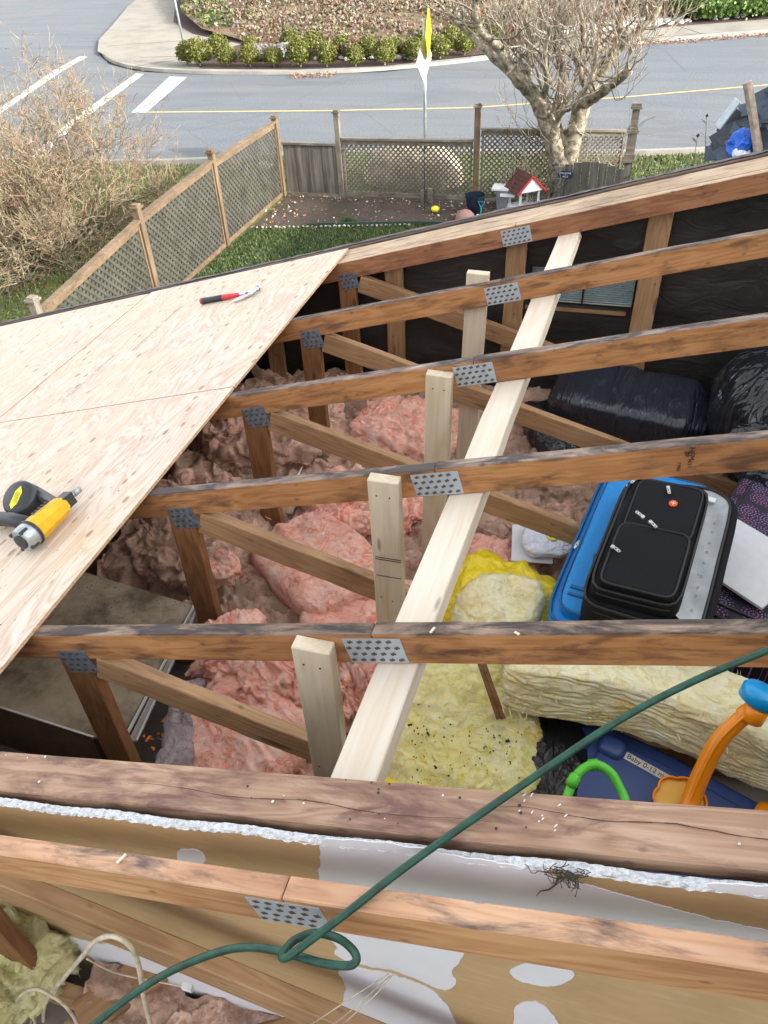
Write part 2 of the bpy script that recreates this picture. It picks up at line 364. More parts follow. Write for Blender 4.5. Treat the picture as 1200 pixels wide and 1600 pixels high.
def purple():
    a = NM('floral_purple_fabric'); tc = a.coord((1, 1, 1)); 
    vo = a.n('ShaderNodeTexVoronoi', feature='F1'); vo.voronoi_dimensions = '2D'; a.l(tc, vo.inputs['Vector']); vo.inputs['Scale'].default_value = 12; vo.inputs['Randomness'].default_value = .55
    d = vo.outputs['Distance']; pos = vo.outputs['Position']
    mp = a.n('ShaderNodeVectorMath', operation='SCALE'); a.l(tc, mp.inputs[0]); mp.inputs['Scale'].default_value = 1
    df = a.n('ShaderNodeVectorMath', operation='SUBTRACT'); a.l(mp.outputs[0], df.inputs[0]); a.l(pos, df.inputs[1])
    sx = a.n('ShaderNodeSeparateXYZ'); a.l(df.outputs[0], sx.inputs[0]); ang = a.math('ARCTAN2', sx.outputs[1], sx.outputs[0])
    ray_ = a.math('SINE', a.math('MULTIPLY', ang, 14)); rr = a.math('SINE', a.math('MULTIPLY', d, 46))
    m = a.math('MULTIPLY', a.ramp(ray_, [(.0, 0), (.3, 1)]), a.ramp(rr, [(.1, 0), (.5, 1)])); m = a.math('MULTIPLY', m, a.ramp(d, [(.42, 1), (.46, 0)]))
    cc = a.mix(vo.outputs['Color'], (.30, .20, .40), (.42, .10, .30)); col = a.mix(m, (.014, .010, .026), cc); return a.out(col, .7)
PURP = purple()
TOTE = plain('navy_tote_plastic', (.035, .065, .20), .38, var=.05, sc=6, bump=.05)
TOTED = plain('dark_navy_plastic', (.018, .034, .11), .4)
ORANGE = plain('orange_toy_plastic', (.78, .235, .003), .3, var=.02, bump=0, Subsurface_Weight=.0)
AMBER = plain('amber_toy_plastic', (.72, .38, .03), .3, var=.03, bump=0)
LIME = plain('lime_toy_plastic', (.10, .55, .035), .3, var=.02, bump=0)
CYAN = plain('cyan_toy_plastic', (.0, .28, .62), .3, var=.02, bump=0)
HOSE = plain('green_hose_rubber', (.003, .045, .027), .5, var=.5, sc=45, bump=.3)
CABLE = plain('cream_cable_sheath', (.52, .46, .35), .55, var=.3, sc=30)
INK = plain('black_ink', (.012, .012, .014), .6)
TYELLOW = plain('yellow_tool_body', (.70, .37, .005), .4, var=.12, sc=40)
TBLACK = plain('black_tool_plastic', (.02, .023, .027), .45, var=.2)
TGREY = plain('grey_cast_metal', (.36, .39, .40), .4, .6, var=.2)
REDH = plain('red_hammer_grip', (.55, .03, .04), .5)
HSTEEL = plain('hammer_steel', (.55, .57, .60), .3, .85)
OCHRE = plain('orange_foam_crumbs', (.62, .16, .03), .8, var=.3)

def ground(name, st, f, bumpd=.02, f2=40, rough=.95):
    st = [(p, tuple(x * .8 for x in c)) for p, c in st]
    a = NM(name); v = a.coord(kind='World'); n = a.noise(v, f, 8, .68); n2 = a.noise(v, f2, 5, .7)
    col = a.ramp(a.math('MULTIPLY_ADD', n, .6, a.math('MULTIPLY', n2, .4)), st); a.bump(n2, .6, bumpd); return a.out(col, rough)
GRASSB = ground('lawn_soil', [(.3, (.030, .045, .012)), (.5, (.045, .085, .020)), (.7, (.07, .12, .03))], 2.2)
MOSS = ground('mossy_verge', [(.3, (.045, .045, .02)), (.48, (.09, .115, .025)), (.66, (.17, .20, .04)), (.8, (.22, .24, .06))], 1.1)
SOIL = ground('garden_soil', [(.3, (.035, .024, .017)), (.52, (.075, .055, .04)), (.72, (.13, .10, .078))], 1.6, .03, 30)
MULCH = ground('bark_mulch', [(.3, (.03, .015, .01)), (.7, (.10, .05, .035))], 4, .04, 40)
COVER = ground('winter_ground_cover', [(.3, (.07, .045, .025)), (.45, (.15, .095, .055)), (.56, (.20, .15, .07)), (.66, (.10, .11, .035)), (.8, (.24, .15, .10))], 1.2, .06, 24)
def asphalt():
    a = NM('road_asphalt'); v = a.coord(kind='World'); n = a.noise(v, 22, 5, .85); b = a.noise(v, .35, 5, .6); s = a.noise(a.coord((.12, 1.3, 1), 'World', rot=(0, 0, .25)), 1, 4, .6)
    col = a.ramp(n, [(.32, (.036, .044, .052)), (.52, (.092, .106, .122)), (.72, (.22, .24, .255))])
    col = a.mix(a.ramp(b, [(.4, 0), (.65, .4)]), col, (.135, .135, .125)); col = a.mix(a.ramp(s, [(.48, 0), (.62, .6)]), col, (.075, .086, .100)); p = a.noise(a.coord((.5, 1.6, 1), 'World', rot=(0, 0, .15)), .8, 3, .5); col = a.mix(a.ramp(p, [(.56, 0), (.6, .35)]), col, (.065, .072, .082))
    cr_ = a.voro(a.coord(kind='World'), .33, feat='DISTANCE_TO_EDGE'); col = a.mix(a.ramp(cr_, [(.0015, .55), (.005, 0)]), col, (.05, .05, .05))
    a.bump(n, .4, .006); return a.out(col, .85)
ASPH = asphalt()
def concrete(name, c):
    a = NM(name); v = a.coord(kind='World'); n = a.noise(v, 1.2, 7, .65); f = a.noise(v, 60, 3)
    col = a.ramp(a.math('MULTIPLY_ADD', n, .75, a.math('MULTIPLY', f, .25)), [(.3, tuple(x * .62 for x in c)), (.5, c), (.72, tuple(min(1, x * 1.18) for x in c))]); a.bump(f, .3, .004); return a.out(col, .9)
CONC = concrete('pavement_concrete', (.20, .185, .155)); CURB = concrete('kerb_concrete', (.24, .23, .205)); JOINT = plain('dark_joint', (.10, .095, .085), .9)
def paint(name, c, wear):
    a = NM(name); v = a.coord(kind='World'); n = a.noise(v, 14, 6, .7); col = a.mix(a.ramp(n, [(wear - .05, 0), (wear + .05, 1)]), c, (.22, .22, .215)); return a.out(col, .8)
WPAINT = paint('white_road_paint', (.46, .46, .45), .545); YPAINT = paint('yellow_road_paint', (.46, .33, .11), .58)
def bark(name, c0, c1, c2):
    c0, c1, c2 = (tuple(x * .8 for x in c) for c in (c0, c1, c2))
    a = NM(name); v = a.coord(kind='World'); n = a.noise(v, 9, 6, .65, .6); col = a.ramp(n, [(.35, c0), (.5, c1), (.68, c2)]); a.bump(n, .8, .02); return a.out(col, .9)
BARK = bark('sunlit_tone_bark', (.05, .04, .03), (.27, .225, .155), (.60, .55, .44)); TWIG = bark('pale_twigs', (.22, .18, .12), (.40, .35, .27), (.54, .49, .40))  # bark tones raised pale: sunlight on the limbs is put into the colour
SHTW = bark('tan_shrub_twigs', (.11, .08, .045), (.30, .24, .15), (.44, .37, .26)); REDTW = bark('reddish_twigs', (.20, .08, .05), (.36, .16, .10), (.46, .26, .18))
def leafm(name, c0, c1, c2, rough=.6):
    c0, c1, c2 = (tuple(x * .8 for x in c) for c in (c0, c1, c2))
    a = NM(name); v = a.coord(kind='World'); n = a.noise(v, 14, 4, .7); col = a.ramp(n, [(.35, c0), (.5, c1), (.66, c2)]); return a.out(col, rough)
BOX = leafm('boxwood_leaves', (.03, .04, .004), (.11, .12, .010), (.20, .20, .025)); BLADE = leafm('grass_blades', (.014, .034, .008), (.028, .06, .014), (.05, .085, .022))
MOSSB = leafm('moss_blades', (.07, .09, .02), (.14, .17, .03), (.24, .25, .06)); JUN = leafm('juniper_leaves', (.03, .07, .01), (.09, .16, .02), (.17, .25, .05))
LAV = leafm('grey_shrub_leaves', (.12, .11, .10), (.24, .22, .21), (.36, .34, .33)); RUST = leafm('rusty_leaves', (.09, .04, .02), (.19, .095, .055), (.31, .18, .12))
DRY = leafm('dry_cover_leaves', (.07, .045, .03), (.17, .115, .08), (.32, .235, .18)); OLIVE = leafm('olive_cover_leaves', (.045, .05, .015), (.10, .105, .03), (.17, .165, .06)); LEAF = leafm('laurel_leaves', (.02, .07, .02), (.05, .14, .035), (.10, .22, .06), .35)
LEAFL = plain('fallen_leaves', (.24, .12, .07), .8, var=.5, sc=3)
STONE = plain('pale_stone', (.48, .46, .43), .85, var=.3, sc=8); PSTONE = plain('pink_stone', (.30, .17, .14), .8, var=.2, sc=8)
GALV = plain('galvanised_pole', (.40, .46, .48), .4, .7); SIGNB = plain('sign_back_metal', (.66, .70, .72), .4, .5); YSIGN = plain('yellow_sign_sheet', (.85, .68, .0), .4)
SHING = plain('blue_grey_shingle', (.07, .09, .12), .9, var=.35, sc=90, bump=.6); BLKI = plain('black_iron', (.012, .012, .014), .5)
ROOFR = plain('small_red_shingles', (.085, .028, .025), .85, var=.35, sc=25); WHITE = plain('white_painted_wood', (.70, .72, .74), .6); REDP = plain('red_painted_trim', (.45, .02, .02), .5)
BUCK = plain('dark_blue_bucket', (.008, .018, .035), .4); TEAL = plain('teal_handle', (.02, .25, .38), .4); YBALL = plain('yellow_ball', (.82, .72, .02), .5); SLATE = plain('navy_sign_board', (.015, .03, .07), .5)
STUCCO = plain('beige_stucco', (.42, .38, .31), .95, var=.1, sc=6)

print('materials done')

# ================================================================= the attic frame
DR = Vector((math.cos(SL), 0, math.sin(SL))); NR = Vector((-math.sin(SL), 0, math.cos(SL)))
def timber(name, a, b, w_, h_, mat, parent=None, up=(0, 0, 1), topmat=None, bev=.0025, wob=.0012, sub=8):
    a = Vector(a); b = Vector(b); M = fr((a + b) / 2, b - a, up)
    return rbox(name, ((b - a).length, w_, h_), M, mat, parent, bev, 1, sub, wob, topmat=topmat)
def rp(x, y, d=0):                               # a point d below the roof plane (along its normal)
    return Vector((x, y, roofz(x))) - NR * d
def plate(name, x, y, d, L, H, parent, mat=STEEL, rows=4, cols=6, yo=0, skew=0):
    """toothed nail plate lying on a truss face that looks towards -Y"""
    M = fr(rp(x, y - yo, d), DR, NR); mb = MB(); mb.box((-L / 2, -.0008, -H / 2), (L / 2, .0008, H / 2), None, 0)
    # local Y of the frame points along z cross x; find which side is the front
    s_ = -1 if (M.to_3x3() @ Vector((0, 1, 0))).y > 0 else 1
    for r in range(rows):
        for c_ in range(cols):
            cx = (c_ + .5 + (.25 if r % 2 else -.12)) * L / cols - L / 2; cz = (r + .5) * H / rows - H / 2
            if abs(cx) > L / 2 - .006: continue
            k = .0060
            for (dx, dz, ww, hh) in ((0, 0, 1.1, .45), (.3, .2, .4, .7), (-.35, -.2, .45, .6)):
                x0 = cx + dx * k - ww * k; x1 = cx + dx * k + ww * k; z0 = cz + dz * k - hh * k; z1 = cz + dz * k + hh * k
                yy = s_ * (.0011 + .0002 * abs(dx) * 3)
                q = [(x0, yy, z0), (x1, yy, z0), (x1, yy, z1), (x0, yy, z1)]
                mb.quad(*(q if s_ < 0 else q[::-1]), i=1)
    return mb.make(name, [mat, PUNCH], M, parent)
FLOOR = -2.33
def truss(y, label):
    yc = y + .019
    t = thing('roof_truss', label, 'roof truss', (-1.2, yc, FLOOR), 0, 'roof trusses standing in a row across the attic')
    timber('top_chord', rp(-4.75, yc, .0445), rp(-.372, yc, .0445), .038, .089, OLD, t, NR, OLDTOP)
    timber('top_chord', rp(-.370, yc, .0445), rp(2.2, yc, .0445), .038, .089, OLD, t, NR, OLDTOP)
    timber('web_post', (-1.205, yc, FLOOR + .09), (-1.205, yc, roofz(-1.205) - .094), .037, .09, POST, t, (1, 0, 0))
    a = Vector((-1.10, yc, -1.572)); d = Vector((1, 0, -.298)).normalized()
    timber('web_diagonal', a - d * .04, a + d * 2.35, .036, .089, WEB, t, (0, 0, 1), WEB)
    timber('bottom_chord', (-4.6, yc, FLOOR + .045), (2.2, yc, FLOOR + .045), .038, .089, WEB, t)
    plate('nail_plate', -.375, y, .048, .135, .074, t, yo=.0012)
    plate('nail_plate', -1.215, y, .098, .095, .082, t, STEELD, 4, 4, yo=.0012)
    return t
tr = [(1.02, 'brown roof truss crossing just beyond the yellow insulation and green hose, with the paler star-punched plate above the yellow batts'),
      (1.62, 'brown roof truss that passes over the far end of the black and blue suitcases, with black stamped marks on its side'),
      (2.23, 'middle brown roof truss passing in front of the shiny black wrapped bundle'),
      (2.88, 'brown roof truss second from the black paper gable wall, hiding part of its louvred vent'),
      (3.54, 'brown roof truss right against the black paper gable wall'),
      (.463, 'reddish roof truss in front of the brown and white drywall, nearest to the camera')]
def shorten(s):
    w_ = s.split(); return ' '.join(w_[:16])
t0 = None
tr[0] = (1.02, 'brown roof truss with a blackened top edge between the yellow batts and the suitcases')
for y, lb in tr:
    if t0 is None: t0 = truss(y, shorten(lb)); TY0 = y; TR = [t0]
    else:
        c_ = copy_tree(t0); c_.location.y = y + .019; c_.location.x = -1.2 + {1.62: .0, 2.23: -.01, 2.88: -.02, 3.54: -.06, .463: .02}[y]
        c_.location.z = FLOOR + RS * (c_.location.x + 1.2); c_['label'] = shorten(lb); TR.append(c_)
def retop(t, side, top):
    for c_ in t.children:
        if c_.name.startswith('top_chord'):
            c_.data = c_.data.copy(); c_.data.materials[0] = side; c_.data.materials[1] = top
for t_, q_ in ((TR[0], .66), (TR[1], .80)):
    for c_ in t_.children:
        if c_.name.startswith('web_diagonal'):
            c_.data = c_.data.copy()
            for v_ in c_.data.vertices: v_.co.x = -1.195 + (v_.co.x + 1.195) * (q_ / 2.39)
REDO = wood('orange_chord_timber', (.36, .16, .06), (.58, .30, .13), (.68, .41, .21), stain=.26, staincol=(.14, .055, .03))
retop(TR[5], REDO, wood('reddish_chord_top', (.44, .22, .12), (.64, .37, .21), (.72, .47, .31), stain=.40, staincol=(.08, .05, .045), smear=.3))
retop(TR[4], wood('dark_red_chord', (.22, .085, .035), (.36, .15, .065), (.44, .21, .10), stain=.35, staincol=(.08, .03, .015)), PALE)
BRTOP = wood('brown_weathered_edge', (.30, .20, .15), (.44, .33, .26), (.56, .45, .37), stain=.5, staincol=(.035, .028, .03), smear=.5, rough=.85)
retop(TR[1], OLD, BRTOP); retop(TR[2], OLD, BRTOP)
# extra marks on single trusses
M = fr(rp(.235, 1.62 - .0014, .046), -NR, DR); bpy.context.view_layer.update()
for k, (s_, dx, dz, sz) in enumerate((('HEM', -.024, .012, .02), ('SPF', -.024, .001, .014), ('NO 1', .004, .006, .012), ('7 MILL', .012, -.018, .012))):
    # stamped ink reads down the board
    Mt = Matrix.Translation(rp(.235 + dz, 1.62 - .0016, .046 + dx)) @ Matrix(((0, DR.x, 0, 0), (0, 0, -1, 0), (-1, DR.z, 0, 0), (0, 0, 0, 1)))
    o = text('stamped_mark', s_, sz, Mt, INK, None, .0002); o.parent = TR[1]; o.matrix_parent_inverse = Matrix.Translation(TR[1].location).inverted()

# flat plate over the drywall wall
t = tag(timber('wall_top_plate', rp(-4.6, .637, .019), rp(2.1, .637, .019), .090, .038, PINKW, None, NR, None, wob=.002, sub=14),
    'wide flat reddish plank with long cracks lying along the top of the drywall', 'plank')
mb = MB(); rnd = random.Random(4)
for (x0, x1, yy) in ((-.75, -.05, .632), (-.05, .42, .650)):
    p = []
    for k in range(30):
        x = x0 + (x1 - x0) * k / 29; p.append((x, yy + .004 * math.sin(k * .5) + rnd.uniform(-.001, .001) - .012 * k / 29))
    for k in range(29):
        wd = .0009 * (.35 + .65 * abs(math.sin(k * .9))) * math.sin(math.pi * (k + .5) / 29) + .0003
        a, b = p[k], p[k + 1]
        mb.quad(rp(a[0], a[1] - wd, -.0025), rp(b[0], b[1] - wd, -.0025), rp(b[0], b[1] + wd, -.0025), rp(a[0], a[1] + wd, -.0025))
o = mb.make('crack', plain('crack_shadow', (.07, .03, .02), .9), None, t)
mb = MB()
for k in range(30):
    x = rnd.uniform(-1.1, .4) if k > 20 else rnd.gauss(-.25, .12); yy = rnd.uniform(.6, .675)
    Mn = fr(rp(x, yy, -.003), DR, NR); r_ = rnd.uniform(.0012, .0028)
    mb.prism([(r_ * math.cos(a_ * 1.047), r_ * math.sin(a_ * 1.047)) for a_ in range(6)], 0, .001, Mn, 0 if rnd.random() < .65 else 1)
mb.make('nail_head', [INK, CHROME], None, t)

mb = MB()
for k in range(12):
    x = .02 + rnd.gauss(0, .02); yy = .655 + rnd.gauss(0, .012) - (x - .02) * .2; Mn = fr(rp(x, yy, -.0032), DR * math.cos(.9 + rnd.uniform(-.5, .5)) + Vector((0, math.sin(.9), 0)), NR); l_ = rnd.uniform(.0015, .005)
    mb.prism([(-l_, 0), (-l_ * .3, -.0012), (l_, -.0004), (l_ * .5, .0012)], 0, .0004, Mn)
o_ = mb.make('paint_smear', PAPER, None, t); o_['kind'] = 'stuff'
# studs sistered with fresh pale timber
def stud(x, y0, zb, zt, label, lean=0):
    th = thing('pale_stud', label, 'stud', (x, y0, zb), 0, 'pale new studs nailed to the trusses')
    timber('board', (x + lean, y0, zb), (x, y0, zt), .038, .089, NEWD, th, (1, 0, 0), wob=.0008)
    mb = MB()
    for dz, dx in ((-.05, -.02), (-.052, .018), (-.45, -.024), (-.46, .012)):
        c_ = Vector((x + dx, y0 - .0197, zt + dz)); mb.tube([c_, c_ - Vector((0, .0008, 0))], .0026, 6)
    mb.make('nail_head', INK, None, th); return th
stud(-.497, 1.000, -2.28, -1.268, 'short pale stud standing nearest, its top cut off above the truss by the yellow bag')
stud(-.505, 1.600, -2.28, -1.262, 'pale stud with dark saw lines across it, second nearest of the row')
mb = MB()
for z_ in (-1.545, -1.553, -1.62): mb.box((-.540, 1.5798, z_), (-.462, 1.5812, z_ + .0022))
o_ = mb.make('saw_mark', INK, None, bpy.data.objects['pale_stud.001'])
stud(-.485, 2.209, -2.28, -1.272, 'pale stud with a bluish white top, third nearest of the row', -.03)
stud(-.492, 2.939, -2.28, -1.222, 'pale stud farthest back, its top poking up behind the truss near the gable wall', -.03)
# long new board
a = Vector((-.330, .60, roofz(-.330) - .113)); b = Vector((-.183, 3.58, roofz(-.183) - .113))
tag(timber('long_pale_board', a, b, .096, .038, NEW, None, NR, wob=.0015, sub=16), 'long bright new board running up through the attic under the truss chords', 'board')

# ---------------------------------------------------------------- gable end
def studg(x, wd, label):
    o = timber('wall_stud', (x, 3.625, FLOOR), (x, 3.625, roofz(x) - .1), .038, wd, WEB, None, (1, 0, 0)); tag(o, label, 'stud', 'studs of the black gable wall')
studg(-1.035, .09, 'brown gable stud on black paper, left of the pale farthest stud')
studg(-.425, .095, 'brown gable stud under the punched plate of the gable truss')
studg(.195, .10, 'brown gable stud directly right of the louvred vent')
studg(.85, .09, 'brown gable stud farthest up the slope behind the crumpled black bag')
studg(-1.75, .09, 'brown gable stud hidden low under the plywood sheathing')
# black paper with a real opening for the vent
vx0, vx1, vz0, vz1 = -.36, .145, -1.655, -1.475
V = []; F = []; xs = np.unique(np.round(np.concatenate([np.linspace(-4.2, vx0, 80), np.linspace(vx0, vx1, 12), np.linspace(vx1, 2.1, 50)]), 5))
zs = np.unique(np.round(np.concatenate([np.linspace(FLOOR, vz0, 26), np.linspace(vz0, vz1, 7), np.linspace(vz1, -.5, 34)]), 5))
idx = {}
P = np.array([(x, 3.66, z) for x in xs for z in zs]); inside = (P[:, 0] > vx0 - .02) & (P[:, 0] < vx1 + .02) & (P[:, 2] > vz0 - .02) & (P[:, 2] < vz1 + .02)
dd = fbm(P * np.array([1, 1, 2.2]), 2.5, 4, 3) * .018; P[:, 1] += np.where(inside, 0, dd)
P[:, 2] = np.minimum(P[:, 2], roofz(P[:, 0]) - .02)
nz = len(zs); F = []
for i in range(len(xs) - 1):
    for j in range(nz - 1):
        cx = (xs[i] + xs[i + 1]) / 2; cz = (zs[j] + zs[j + 1]) / 2
        if vx0 < cx < vx1 and vz0 < cz < vz1 or cz > roofz(cx): continue
        F.append((i * nz + j, (i + 1) * nz + j, (i + 1) * nz + j + 1, i * nz + j + 1))
tag(mesh('black_paper_wall', P, F, FELT, smooth=True), 'black building paper stretched over the far gable wall', 'gable wall')
gw = thing('gable_cladding', 'outer cladding of the gable behind the black paper', 'wall', (0, 3.72, -4.4))
mb = MB()
for (x0, x1, z0, z1) in ((-4.2, vx0, -4.4, -1.45), (vx0, vx1, -4.4, vz0), (vx1, 2.3, -4.4, vz0), (vx0, vx1, vz1, -1.45), (vx1, 2.3, vz0, -1.3)):
    poly = [(x0, z0), (x1, z0), (x1, min(z1, roofz(x1) - .06)), (x0, min(z1, roofz(x0) - .06))]
    V = [(p[0], 3.69, p[1]) for p in poly] + [(p[0], 3.72, p[1]) for p in poly]
    mb.add(V, [(0, 1, 2, 3), (7, 6, 5, 4), (0, 4, 5, 1), (1, 5, 6, 2), (2, 6, 7, 3), (3, 7, 4, 0)])
mb.make('siding', STUCCO, None, gw)
vt = thing('louvred_vent', 'small louvred gable vent between two brown studs in the black wall', 'vent', (-.1, 3.67, vz0))
mb = MB(); 
for k in range(15):
    z = vz0 + .008 + k * .0115; mb.bar((vx0, 3.69, z), (vx1, 3.69, z), .017, .0015, up=(0, 1.1, 1))
mb.make('slats', plain('grey_blue_louvres', (.28, .34, .42), .5), None, vt)
mb = MB()
for x in (vx0 + .004, (vx0 * .48 + vx1 * .52), vx1 - .004, vx0 * .75 + vx1 * .25): mb.box((x - .004, 3.675, vz0), (x + .004, 3.70, vz1))
mb.box((vx0, 3.664, vz0 - .012), (vx1, 3.684, vz0)); mb.make('frame', BLKTRIM, None, vt)
mb = MB(); mb.box((vx0 - .01, 3.645, vz0 - .03), (vx1 - .03, 3.662, vz0 - .014)); mb.make('sill', WEB, None, vt)
# rake boards on top of the gable truss
rk = thing('gable_rake', 'pale timber and dark weathered edging running up the roof edge above the black wall', 'rake board', rp(-1.2, 3.66, .05))
timber('pale_board', rp(-4.7, 3.662, .019), rp(2.1, 3.662, .019), .155, .036, PALE, rk, NR, None, wob=.0015, sub=14)
timber('dark_board', rp(-4.8, 3.768, .040), rp(2.1, 3.768, .040), .042, .092, DARKR, rk, NR, None, wob=.002, sub=20)
V = []; n = 160
for k in range(n):
    x = -4.8 + 6.9 * k / (n - 1); a_ = 3.795 + .006 * math.sin(k * 1.3) + rnd.uniform(-.005, .008)
    V += [rp(x, 3.772 + rnd.uniform(-.006, .006), -.010), rp(x, a_ + .006, -.009), rp(x, a_ + .008, .012)]
F = []
for k in range(n - 1):
    for j in range(2): F.append((k * 3 + j, (k + 1) * 3 + j, (k + 1) * 3 + j + 1, k * 3 + j + 1))
mesh('torn_felt_edge', V, F, plain('old_grey_roof_felt', (.11, .10, .10), .95, var=.5, sc=30), None, rk)

# ---------------------------------------------------------------- plywood sheathing (three sheets)
def sheet(x0, x1, y0, y1, label, lift=0):
    M = fr(rp((x0 + x1) / 2, (y0 + y1) / 2, -.0075 - lift), (0, 1, 0), NR)
    th = thing('plywood_sheet', label, 'plywood sheet', rp((x0 + x1) / 2, (y0 + y1) / 2, 0), 0, 'plywood sheets on the roof slope')
    L, Wd = (y1 - y0), (x1 - x0) / math.cos(SL)
    o = rbox('panel', (L, Wd, .011), M, PLY, th, .0006)
    o.data.materials.append(PLYE)
    for f in o.data.polygons:
        if abs(f.normal.z) < .6: f.material_index = 1
    mb = MB(); rr = random.Random(int(abs(x0) * 100 + y0 * 10))
    for ty in (1.04, 1.64, 2.25, 2.9, 3.56):
        if y0 < ty < y1:
            for k in range(5):
                x = x0 + (x1 - x0) * (k + .5) / 5 + rr.uniform(-.02, .02); Mn = fr(rp(x, ty + rr.uniform(-.008, .008), -.0131 - lift), DR, NR)
                mb.prism([(.0028 * math.cos(a_ * 1.047), .0028 * math.sin(a_ * 1.047)) for a_ in range(6)], 0, .0006, Mn)
    if mb.V: mb.make('nail_head', INK, None, th)
    return th
PB = sheet(-2.530, -1.300, 2.292, 3.715, 'plywood sheet with the red hammer lying on it')
PA = sheet(-2.530, -1.300, -.15, 2.286, 'plywood sheet with the yellow nail gun lying on it')
PC = sheet(-3.772, -2.540, 1.60, 3.70, 'stained plywood sheet at the lower roof edge left of the hammer')
PD = sheet(-5.0, -3.779, 1.60, 3.70, 'plywood sheet lowest on the roof by the eave')
PE = sheet(-3.772, -2.537, -.85, 1.594, 'plywood sheet beyond the nail gun, lower on the slope')
# small stamps printed on the hammer sheet
for (x, y, s_) in ((-2.12, 3.10, 'EXTERIOR BOND   SHEATHING'), (-2.22, 2.62, 'PLYWOOD  CSP  EXTERIOR')):
    Mt = fr(rp(x, y, -.0134), (0, 1, 0), NR); o = text('printed_stamp', s_, .036, Mt, plain('faded_ink', (.38, .31, .28), .8), None, .0001)
    o.parent = PB; o.matrix_parent_inverse = Matrix.Translation(PB.location).inverted()

# ---------------------------------------------------------------- attic floor and insulation
tag(mesh('attic_floor', [(-4.3, -1.5, FLOOR), (2.2, -1.5, FLOOR), (2.2, 3.66, FLOOR), (-4.3, 3.66, FLOOR)], [(0, 1, 2, 3)], plain('ceiling_board_back', (.20, .17, .14), .9)), kind='structure')
def field(name, x0, x1, y0, y1, zf, mat, n, label, amp=.05):
    xs = np.linspace(x0, x1, n); ys = np.linspace(y0, y1, int(n * (y1 - y0) / (x1 - x0)))
    G = np.array([(x, y, 0) for x in xs for y in ys])
    G2 = G + .08 * np.stack([fbm(G, 5, 2, 61), fbm(G, 5, 2, 62), G[:, 0] * 0], 1); h = amp * .8 * fbm(G, 3.3, 3, 5) + amp * .7 * fbm(G2 * np.array([1, 1.7, 1]), 9, 5, 11, .55, True) + amp * .16 * fbm(G, 34, 3, 17)
    G[:, 2] = zf(G[:, 0], G[:, 1]) + h; G[:, 0] += amp * .5 * vn(G, 16, 31); G[:, 1] += amp * .5 * vn(G, 16, 32)
    m = len(ys); F = [(i * m + j, (i + 1) * m + j, (i + 1) * m + j + 1, i * m + j + 1) for i in range(n - 1) for j in range(m - 1)]
    return tag(mesh(name, G, F, mat, smooth=True), label, 'insulation', kind='stuff')
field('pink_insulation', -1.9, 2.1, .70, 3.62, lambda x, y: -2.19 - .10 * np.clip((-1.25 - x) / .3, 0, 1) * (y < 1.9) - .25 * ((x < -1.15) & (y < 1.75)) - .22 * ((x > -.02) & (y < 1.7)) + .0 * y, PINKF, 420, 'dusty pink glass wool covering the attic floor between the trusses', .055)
field('loose_insulation', -1.05, .6, .12, .56, lambda x, y: -2.24 + 0 * x, PINKF, 170, 'dusty pink glass wool below the drywall by the grey cables', .04)
def batt(name, c, size, rot, mat, label, **kw):
    M = Matrix.Translation(c) @ Euler([R(a) for a in rot]).to_matrix().to_4x4()
    kw.setdefault('swirl', .10); return tag(soft(name, size, M, mat, **kw), label, 'insulation batt')
# folded slabs of pink wool
def fold(X, L=.5):
    t = X[:, 0]; X = X.copy(); X[:, 2] += .10 * np.sin(t * 4) * 1.0; return X
batt('pink_batt', (-.93, 2.02, -2.06), (.56, .36, .12), (8, -6, -38), PINKC, 'large folded salmon pink batt behind the second stud', n=64, k=4.5, amp=.018, f=3.6, s=41, o=5, swirl=.14)
batt('pink_batt', (-.66, 1.86, -2.12), (.50, .34, .12), (-6, 4, 15), PINK, 'pale pink batt at the foot of the second nearest stud', n=60, k=4, amp=.02, f=4, s=42, o=5, swirl=.14)
batt('pink_batt', (-.86, 2.46, -2.10), (.46, .30, .12), (4, 6, 22), PINKC, 'crumpled pink wool lump beyond the second diagonal', n=60, k=3.2, amp=.04, f=7, s=43, o=5, ridge=True)
batt('pink_batt', (-.84, 3.16, -2.16), (.58, .42, .14), (-3, 3, -8), PINK, 'pink batt with a red torn face below the second farthest truss', n=60, k=3.2, amp=.035, f=6, s=44, o=5)
batt('pink_batt', (-.90, 1.20, -2.06), (.40, .36, .11), (14, 4, -24), PINKC, 'pink batt slab with grey dirt nearest to the plank', n=64, k=5, amp=.016, f=4, s=45, o=5, swirl=.14)
batt('pink_batt', (-.92, 1.43, -2.02), (.44, .22, .12), (10, 8, -20), PINKC, 'torn bright pink wool under the nearest truss', n=64, k=2.8, amp=.042, f=9, s=46, o=5, ridge=True)
batt('pink_batt', (-.62, 1.46, -2.03), (.26, .20, .14), (0, 0, 10), PINKC, 'small rosette of pink wool left of the nearest stud', n=56, k=2.6, amp=.045, f=11, s=47, o=5, ridge=True)
batt('pink_batt', (-.33, 1.62, -2.12), (.32, .24, .14), (0, 0, 40), PINK, 'rumpled pink wool between the nearest stud and the long board', n=50, k=2.8, amp=.035, f=9, s=48, o=5, ridge=True)
batt('pink_batt', (-.28, 2.15, -2.16), (.40, .50, .10), (0, 0, 20), PINK, 'flat dusty pink batt beside the long board', n=56, k=3.2, amp=.03, f=7, s=49, o=5)
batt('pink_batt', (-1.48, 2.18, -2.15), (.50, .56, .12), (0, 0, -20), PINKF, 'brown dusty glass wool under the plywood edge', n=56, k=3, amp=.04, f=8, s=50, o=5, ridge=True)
batt('pink_batt', (-1.32, 1.95, -2.11), (.16, .12, .09), (0, 0, -20), PINKC, 'small orange pink tuft behind the second web post', n=30, k=2.6, amp=.02, f=9, s=51)
